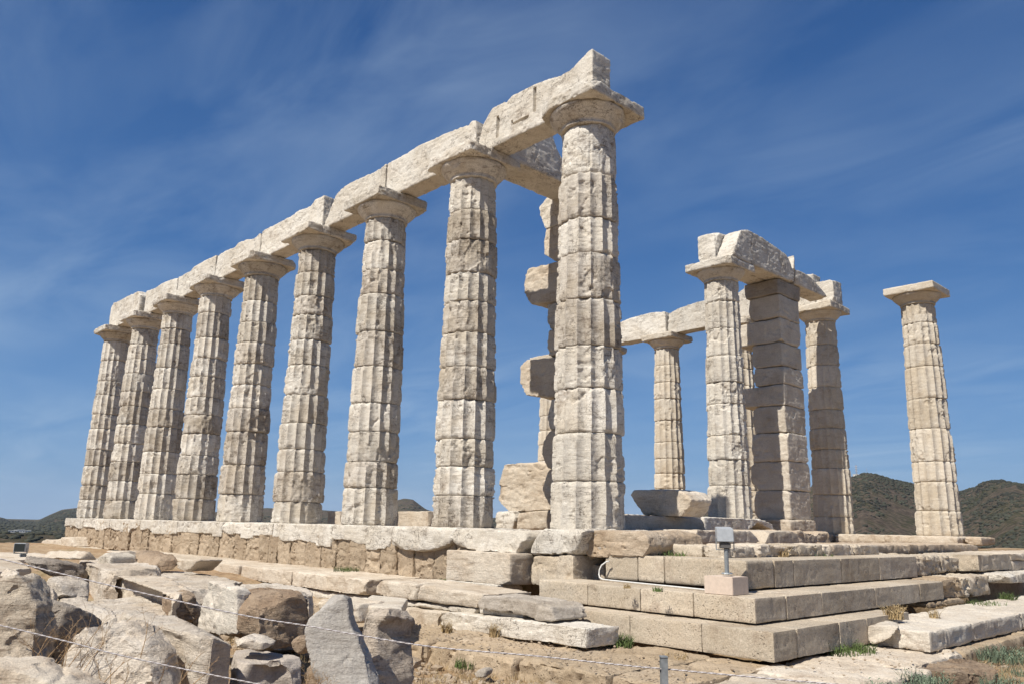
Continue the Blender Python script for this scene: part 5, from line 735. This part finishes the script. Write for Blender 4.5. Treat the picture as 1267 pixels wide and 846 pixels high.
def rope(P, label, r=.0033):
    e = empty('rope', P[0]); tag(e, label, 'rope', 'two thin fence ropes in the foreground')
    C = catm(P, 60); s = 0; L_ = [0]
    for a, b in zip(C, C[1:]): s += (b - a).length; L_.append(s)
    for ph, mt in ((0, 'rope'), (2.09, 'rope'), (4.19, 'rope_dark')):
        pts = []; 
        nst = int(s / .006)
        for k in range(nst + 1):
            q = s * k / nst; j = max(0, min(len(C) - 2, int(np.searchsorted(L_, q)) - 1)); f_ = (q - L_[j]) / max(1e-6, L_[j + 1] - L_[j])
            c = C[j].lerp(C[j + 1], f_); t = (C[j + 1] - C[j]).normalized(); a = t.cross(Vector((0, 0, 1))).normalized(); b = a.cross(t)
            an = q / .045 * 2 * math.pi + ph; pts.append(tuple(c + (a * math.cos(an) + b * math.sin(an)) * r * .62 - Vector(P[0])))
        V, F = tube(pts, r * .66, 5); mesh_np('strand', V, F, M[mt], e)
rope([(1.29, -7.03, -.13), (1.52, -6.83, -.19), (2.09, -6.34, -.33), (2.65, -5.88, -.45), (2.92, -5.66, -.49), (3.18, -5.46, -.53), (3.49, -5.22, -.57), (3.89, -4.91, -.59), (4.29, -4.62, -.615), (4.41, -4.53, -.62), (4.67, -4.36, -.63), (5.06, -4.12, -.64), (5.57, -3.82, -.64)], 'upper thin twisted rope running from the left edge down to the grey post')
rope([(1.23, -6.97, -.51), (1.47, -6.76, -.56), (1.77, -6.5, -.63), (2.08, -6.25, -.70), (2.63, -5.8, -.80), (3.13, -5.4, -.87)], 'lower thin twisted rope crossing the bottom left rocks')

# ================================================================ plants
def tuft(name, label, cat, group, loc, h, n, mat, seed, spread=.12, w=.004):
    rr = random.Random(seed); V = []; F = []
    for k in range(n):
        a = rr.uniform(0, 6.283); r0 = spread * math.sqrt(rr.random()); bx_, by_ = r0 * math.cos(a), r0 * math.sin(a)
        hh = h * rr.uniform(.4, 1.1); lean = rr.uniform(.1, .8); b = rr.uniform(0, 6.283); ww = w * rr.uniform(.6, 1.6)
        p = rr.uniform(0, 6.283); wx, wy = ww * math.cos(p), ww * math.sin(p); i = len(V)
        for t, s in ((0, 1), (.5, .8), (1, .05)):
            x = bx_ + math.cos(b) * lean * hh * t * t; y = by_ + math.sin(b) * lean * hh * t * t; z = hh * t * (1 - .25 * lean * t) - .01
            V += [(x - wx * s, y - wy * s, z), (x + wx * s, y + wy * s, z)]
        F += [[i, i + 1, i + 3, i + 2], [i + 2, i + 3, i + 5, i + 4]]
        # small leaves
        if rr.random() < .6:
            for q in range(2):
                t = rr.uniform(.3, .95); x = bx_ + math.cos(b) * lean * hh * t * t; y = by_ + math.sin(b) * lean * hh * t * t; z = hh * t * (1 - .25 * lean * t)
                g1 = rr.uniform(0, 6.28); l = h * rr.uniform(.08, .16); j = len(V)
                V += [(x, y, z), (x + l * math.cos(g1) * .6 - l * .25 * math.sin(g1), y + l * math.sin(g1) * .6 + l * .25 * math.cos(g1), z + l * .5), (x + l * math.cos(g1), y + l * math.sin(g1), z + l * .6), (x + l * math.cos(g1) * .6 + l * .25 * math.sin(g1), y + l * math.sin(g1) * .6 - l * .25 * math.cos(g1), z + l * .35)]
                F.append([j, j + 1, j + 2, j + 3])
    return tag(mesh_np(name, V, F, mat, None, loc, smooth=False), label, cat, group)
TUFTS = [
  ('g', -4.45, -0.75, -0.71, 0.1, 0.22, 160, 'small green weed on the ledge at the foot of the brown wall, left'),
  ('g', -1.75, -0.9, -0.71, 0.07, 0.14, 90, 'small green weed beside the smooth block by the brown wall'),
  ('g', 0.3, -0.69, -0.93, 0.1, 0.13, 160, 'green weed in the mossy hollow of the middle step'),
  ('g', 1.79, -1.62, -1.05, 0.13, 0.13, 260, 'green weed at the near end of the long cracked beam'),
  ('g', 2.04, -1.32, -0.54, 0.05, 0.05, 60, 'tiny weed beside the white pipe, middle'),
  ('d', 1.62, -1.27, -0.54, 0.05, 0.04, 50, 'tiny dry weed beside the white pipe, left'),
  ('g', 3.3, -0.1, -1.06, 0.12, 0.28, 420, 'broad green weed patch at the foot of the lowest step'),
  ('d', 3.33, 1.05, -0.82, 0.16, 0.09, 150, 'dry weed at the end of the lowest step'),
  ('g', 1.34, -2.63, -1.2, 0.14, 0.13, 200, 'green weed on the bare ground, nearer the long beam'),
  ('g', 1.1, -2.94, -1.2, 0.1, 0.12, 150, 'green weed on the bare ground, left of the other'),
  ('d', 0.13, -2.4, -1.05, 0.14, 0.06, 80, 'dry brown weed below the v shaped notch'),
  ('d', 0.6, -2.15, -1.05, 0.14, 0.06, 80, 'dry brown weed under the middle of the long beam'),
  ('g', 1.98, 2.1, -0.25, 0.05, 0.25, 120, 'low green weed on the upper step in front of the pier'),
  ('d', 2.02, 1.15, -0.25, 0.14, 0.1, 120, 'dry weed in the joint right of the lamp'),
  ('g', 1.02, 1.5, -0.22, 0.06, 0.3, 150, 'green grass strip at the foot of the long low slab'),
  ('g', 1.3, -0.1, -0.24, 0.07, 0.25, 150, 'green weed behind the brown corner boulder'),
  ('p', 4.35, -1.7, -1.16, 0.17, 0.22, 320, 'grey green bushy weed at the bottom right, nearest'),
  ('p', 4.3, -0.9, -1.16, 0.17, 0.2, 280, 'grey green bushy weed beside the paving corner'),
  ('p', 4.75, -0.3, -1.16, 0.12, 0.25, 200, 'grey green weed around the flat rusty rock'),
  ('p', 4.3, 1.4, -1.15, 0.15, 0.3, 380, 'grey green weed beyond the flat rusty rock'),
  ('p', 4.2, 3.2, -1.15, 0.12, 0.3, 300, 'grey green weed at the right edge by the marble slab'),
  ('d', 3.4, 2, -0.87, 0.13, 0.06, 60, 'single dry weed on top of the large marble slab'),
  ('g', 3.1, 4.6, -0.9, 0.1, 0.3, 260, 'green weeds between the middle step and the marble slab'),
  ('g', 3.1, 5.8, -0.9, 0.16, 0.12, 180, 'green weed in the dark gap near the right edge'),
  ('d', 2.49, -1.69, -1.06, 0.05, 0.12, 90, 'flat dry weed on the paving near the post'),
]
for k, (kind, x, y, z, h, sp, n, label) in enumerate(TUFTS):
    tuft('weed_tuft', label, 'weed', 'weeds growing in the joints of the stones', (x, y, z), h, n, M[{'g': 'grass_green', 'd': 'grass_dry', 'p': 'grass_pale'}[kind]], 900 + k, sp)
    if sp > .24 and kind == 'g': sc.objects[-1]; bpy.context.scene.collection.objects[-1]['kind'] = 'stuff'
# thin grass over the bare ground: uncountable
def scatter(name, regions, mat, kind='stuff', seed=5, hr=(.03, .09)):
    rr = random.Random(seed); V = []; F = []
    for (x0, x1, y0, y1, n, cl) in regions:
        pts = []; cen = [(rr.uniform(x0, x1), rr.uniform(y0, y1)) for _ in range(max(1, n // cl))]
        for cxy in cen:
            for _ in range(cl): pts.append((cxy[0] + rr.gauss(0, .05), cxy[1] + rr.gauss(0, .05)))
        pz = ground_z(np.array([p[0] for p in pts]), np.array([p[1] for p in pts]))
        for (x, y), z in zip(pts, pz):
            h = rr.uniform(*hr); a = rr.uniform(0, 6.283); l = rr.uniform(.2, 1.2) * h; b = rr.uniform(0, 6.283); w = .003; i = len(V)
            V += [(x - w * math.cos(a), y - w * math.sin(a), z - .01), (x + w * math.cos(a), y + w * math.sin(a), z - .01), (x + math.cos(b) * l, y + math.sin(b) * l, z + h)]
            F.append([i, i + 1, i + 2])
    return tag(mesh_np(name, V, F, mat, smooth=False), kind=kind)
g1 = scatter('dry_grass', [(-1.5, 4.5, -5.4, -2.9, 9000, 18), (3.9, 6, -2.8, 4, 9000, 18), (-4, 2, -6.5, -2.9, 2500, 10)], M['grass_dry']); tag(g1, 'short dry straw coloured grass on the bare ground below the steps', 'grass')
g2 = scatter('grey_green_grass', [(4.15, 5.0, -2.4, -.2, 4500, 60), (4.1, 4.9, .2, 4, 2500, 60)], M['grass_pale'], seed=8, hr=(.04, .11)); tag(g2, 'soft grey green ground cover beside the right hand paving', 'grass')
# pebbles
rr = random.Random(12); V = []; F = []
ico = bmesh.new(); bmesh.ops.create_icosphere(ico, subdivisions=1, radius=1); iv = [v.co.copy() for v in ico.verts]; iff = [[v.index for v in f.verts] for f in ico.faces]; ico.free()
pp = []
for _ in range(9000):
    q = rr.random()
    if q < .7: pp.append((rr.uniform(-1.5, 4.6), rr.uniform(-5.6, -2.95)))
    else: pp.append((rr.uniform(4.05, 6.2), rr.uniform(-3, 5)))
pz = ground_z(np.array([p[0] for p in pp]), np.array([p[1] for p in pp]))
for (x, y), z in zip(pp, pz):
    s = .006 + .032 * rr.random() ** 4; a = [rr.uniform(.6, 1.3) * s for _ in range(3)]; i = len(V); rz_ = rr.uniform(0, 6.28); c, s_ = math.cos(rz_), math.sin(rz_)
    for v in iv:
        j = 1 + rr.uniform(-.18, .18); px, py = v.x * a[0] * j, v.y * a[1] * j; V.append((x + px * c - py * s_, y + px * s_ + py * c, z + v.z * a[2] * .6 * j))
    F += [[i + k for k in f] for f in iff]
for _ in range(1500):
    x, y = rr.uniform(-3, 4.0), rr.uniform(-2.85, -2.15) if rr.random() < .6 else rr.uniform(-2.9, -1.5)
    if x > 3.4: y = rr.uniform(-2.8, 1)
    s = .004 + .014 * rr.random() ** 3; i = len(V)
    for v in iv:
        j = 1 + rr.uniform(-.25, .25); V.append((x + v.x * s * j, y + v.y * s * j * .8, -1.045 + v.z * s * .6 * j))
    F += [[i + k for k in f] for f in iff]
tag(mesh_np('gravel', V, F, M['pebble'], smooth=False), 'scattered pale pebbles on the bare earth', 'gravel', kind='stuff')
V = []; F = []; pp = [(rr.uniform(-6, 2.6), rr.uniform(-7, -2.4)) for _ in range(1500)]
pz = ground_z(np.array([p[0] for p in pp]), np.array([p[1] for p in pp]))
for (x, y), z in zip(pp, pz):
    s = .015 + .075 * rr.random() ** 3; a = [rr.uniform(.55, 1.3) * s for _ in range(3)]; i = len(V); rz_ = rr.uniform(0, 6.28); c, s_ = math.cos(rz_), math.sin(rz_)
    for v in iv:
        j = 1 + rr.uniform(-.25, .25); px, py = v.x * a[0] * j, v.y * a[1] * j; V.append((x + px * c - py * s_, y + px * s_ + py * c, z + v.z * a[2] * .7 * j + s * .2))
    F += [[i + k for k in f] for f in iff]
tag(mesh_np('rubble', V, F, M['pebble'], smooth=False), 'small broken stone chips filling the gaps of the rubble pile', 'rubble', kind='stuff')
# dry branching stalks in front of the rubble
def stalks(label, loc, h, n, seed, spread):
    rr = random.Random(seed); V = []; F = []
    def add(p, q, r0, r1):
        v, f = tube([p, ((p[0] + q[0]) / 2 + rr.uniform(-.01, .01), (p[1] + q[1]) / 2 + rr.uniform(-.01, .01), (p[2] + q[2]) / 2), q], [r0, (r0 + r1) / 2, r1], 4, False)
        i = len(V); V.extend(v); F.extend([[i + k for k in g_] for g_ in f])
    def grow(p, d, l, r, lv):
        q = (p[0] + d[0] * l, p[1] + d[1] * l, p[2] + d[2] * l); add(p, q, r, r * .6)
        if lv:
            for _ in range(rr.randint(2, 3)):
                dd = Vector((d[0] + rr.uniform(-.8, .8), d[1] + rr.uniform(-.8, .8), d[2] + rr.uniform(-.35, .5))).normalized(); t = rr.uniform(.4, 1)
                grow((p[0] + d[0] * l * t, p[1] + d[1] * l * t, p[2] + d[2] * l * t), dd, l * rr.uniform(.35, .65), r * .55, lv - 1)
    for _ in range(n):
        a = rr.uniform(0, 6.28); d = Vector((rr.uniform(-.7, .7), rr.uniform(-.7, .7), rr.uniform(.5, 1.2))).normalized()
        grow((spread * rr.random() * math.cos(a), spread * rr.random() * math.sin(a), 0), d, h * rr.uniform(.3, .6), .0028, 3)
    tag(mesh_np('dry_thistle', V, F, M['stalk'], None, loc), label, 'dry plant', 'dry stalks among the rubble')
STALKS = [
  ((1.356, -6.386, -0.948), 0.75, 7, 0.12, 'dense dry stalks in front of the dark pitted slab'),
  ((1.455, -6.539, -0.85), 0.45, 5, 0.1, 'dry stalks at the foot of the veined boulder'),
  ((1.881, -6.126, -0.733), 0.42, 1, 0.03, 'single dry branching stalk before the scarred block'),
  ((2.091, -6.004, -0.882), 0.35, 4, 0.12, 'brown dry stalks under the scarred block'),
  ((1.847, -6.259, -0.889), 0.35, 4, 0.12, 'thin dry stalks on the notched block'),
  ((2.924, -5.579, -0.855), 0.28, 5, 0.05, 'dry straw at the foot of the tall grey slab'),
]
for k, (loc, h, n, sp, label) in enumerate(STALKS): stalks(label, loc, h, n, 50 + k, sp)

# ================================================================ far things on the hills
def far(az, r): return CX + r * math.cos(math.radians(az)), CY + r * math.sin(math.radians(az)), float(terrain(np.array([az]), np.array([float(r)]))[0])
x, y, z = far(113.2, 1490); ms = empty('radio_mast', (x, y, z)); tag(ms, 'lattice radio mast on the top of the right hand hill', 'mast')
bm = bmesh.new(); H_ = 19
for sx, sy in ((-.7, -.7), (.7, -.7), (.7, .7), (-.7, .7)): bx(bm, sx - .12, sx + .12, sy - .12, sy + .12, -2, H_)
for k in range(9):
    for sx in (-.7, .7): bx(bm, sx - .08, sx + .08, -.58, .58, k * 2.1 + .1, k * 2.1 + .28); bx(bm, -.58, .58, sx - .08, sx + .08, k * 2.1 + .1, k * 2.1 + .28)
bm_obj('lattice_frame', bm, M['mast'], ms)
bm = bmesh.new()
for zz_ in (9, 13, 16.5): bx(bm, -1.5, -.85, -.5, .5, zz_, zz_ + 1.6, .1); bx(bm, .85, 1.5, -.5, .5, zz_ - .6, zz_ + 1, .1)
bm_obj('antenna_panel', bm, M['house_white'], ms)
x, y, z = far(112.57, 1500); m2 = empty('radio_mast', (x, y, z)); tag(m2, 'thin pole mast right of the lattice mast on the hill top', 'mast')
bm = bmesh.new(); bx(bm, -.14, .14, -.14, .14, -2, 10); bx(bm, -1, 1, -.08, .08, 7, 7.2); bm_obj('pole', bm, M['mast'], m2)
def house(az, r, w, d, h, label, group=None):
    x, y, z = far(az, r); e = empty('white_house', (x, y, z), math.radians(az + 90)); tag(e, label, 'house', group)
    bm = bmesh.new(); bx(bm, -w / 2, w / 2, -d / 2, d / 2, -4, h); bm_obj('wall', bm, M['house_white'], e)
    bm = bmesh.new(); bx(bm, -w / 2 - .3, w / 2 + .3, -d / 2 - .3, d / 2 + .3, h + .01, h + .5); bm_obj('roof', bm, M['house_white'], e)
    bm = bmesh.new()
    for q in range(3): bx(bm, -w / 2 + w * (q + .5) / 3 - .6, -w / 2 + w * (q + .5) / 3 + .6, d / 2 + .01, d / 2 + .06, 1, 2.3); bx(bm, -w / 2 + w * (q + .5) / 3 - .6, -w / 2 + w * (q + .5) / 3 + .6, -d / 2 - .06, -d / 2 - .01, 1, 2.3)
    bm_obj('window', bm, M['glass_dark'], e)
house(113.25, 1450, 9, 6, 2.6, 'low white building at the foot of the lattice mast')
for k, (a, w) in enumerate([(167.85, 22), (167.62, 16), (167.42, 18), (167.22, 24), (167.05, 14)]):
    house(a, 1500 + 12 * (k % 2), w * .55, 7, 2.5 + (k % 3) * .7, ['farthest left', 'second from left', 'middle', 'second from right', 'rightmost'][k] + ' white house of the tiny row in the valley at far left', 'tiny white houses in the valley')

# ================================================================ air
hm = bpy.data.materials.new('haze'); hm.use_nodes = True; ht = hm.node_tree; ht.nodes.clear()
ho = ht.nodes.new('ShaderNodeOutputMaterial'); hv = ht.nodes.new('ShaderNodeVolumePrincipled'); hv.inputs['Color'].default_value = (.75, .86, 1, 1)
hv.inputs['Density'].default_value = .00004; hv.inputs['Anisotropy'].default_value = .2; ht.links.new(hv.outputs[0], ho.inputs['Volume'])
bm = bmesh.new(); bx(bm, -9200, 9200, -9200, 9200, -75, 260); tag(bm_obj('haze', bm, hm), 'thin blue air over the far hills', 'haze', kind='stuff')
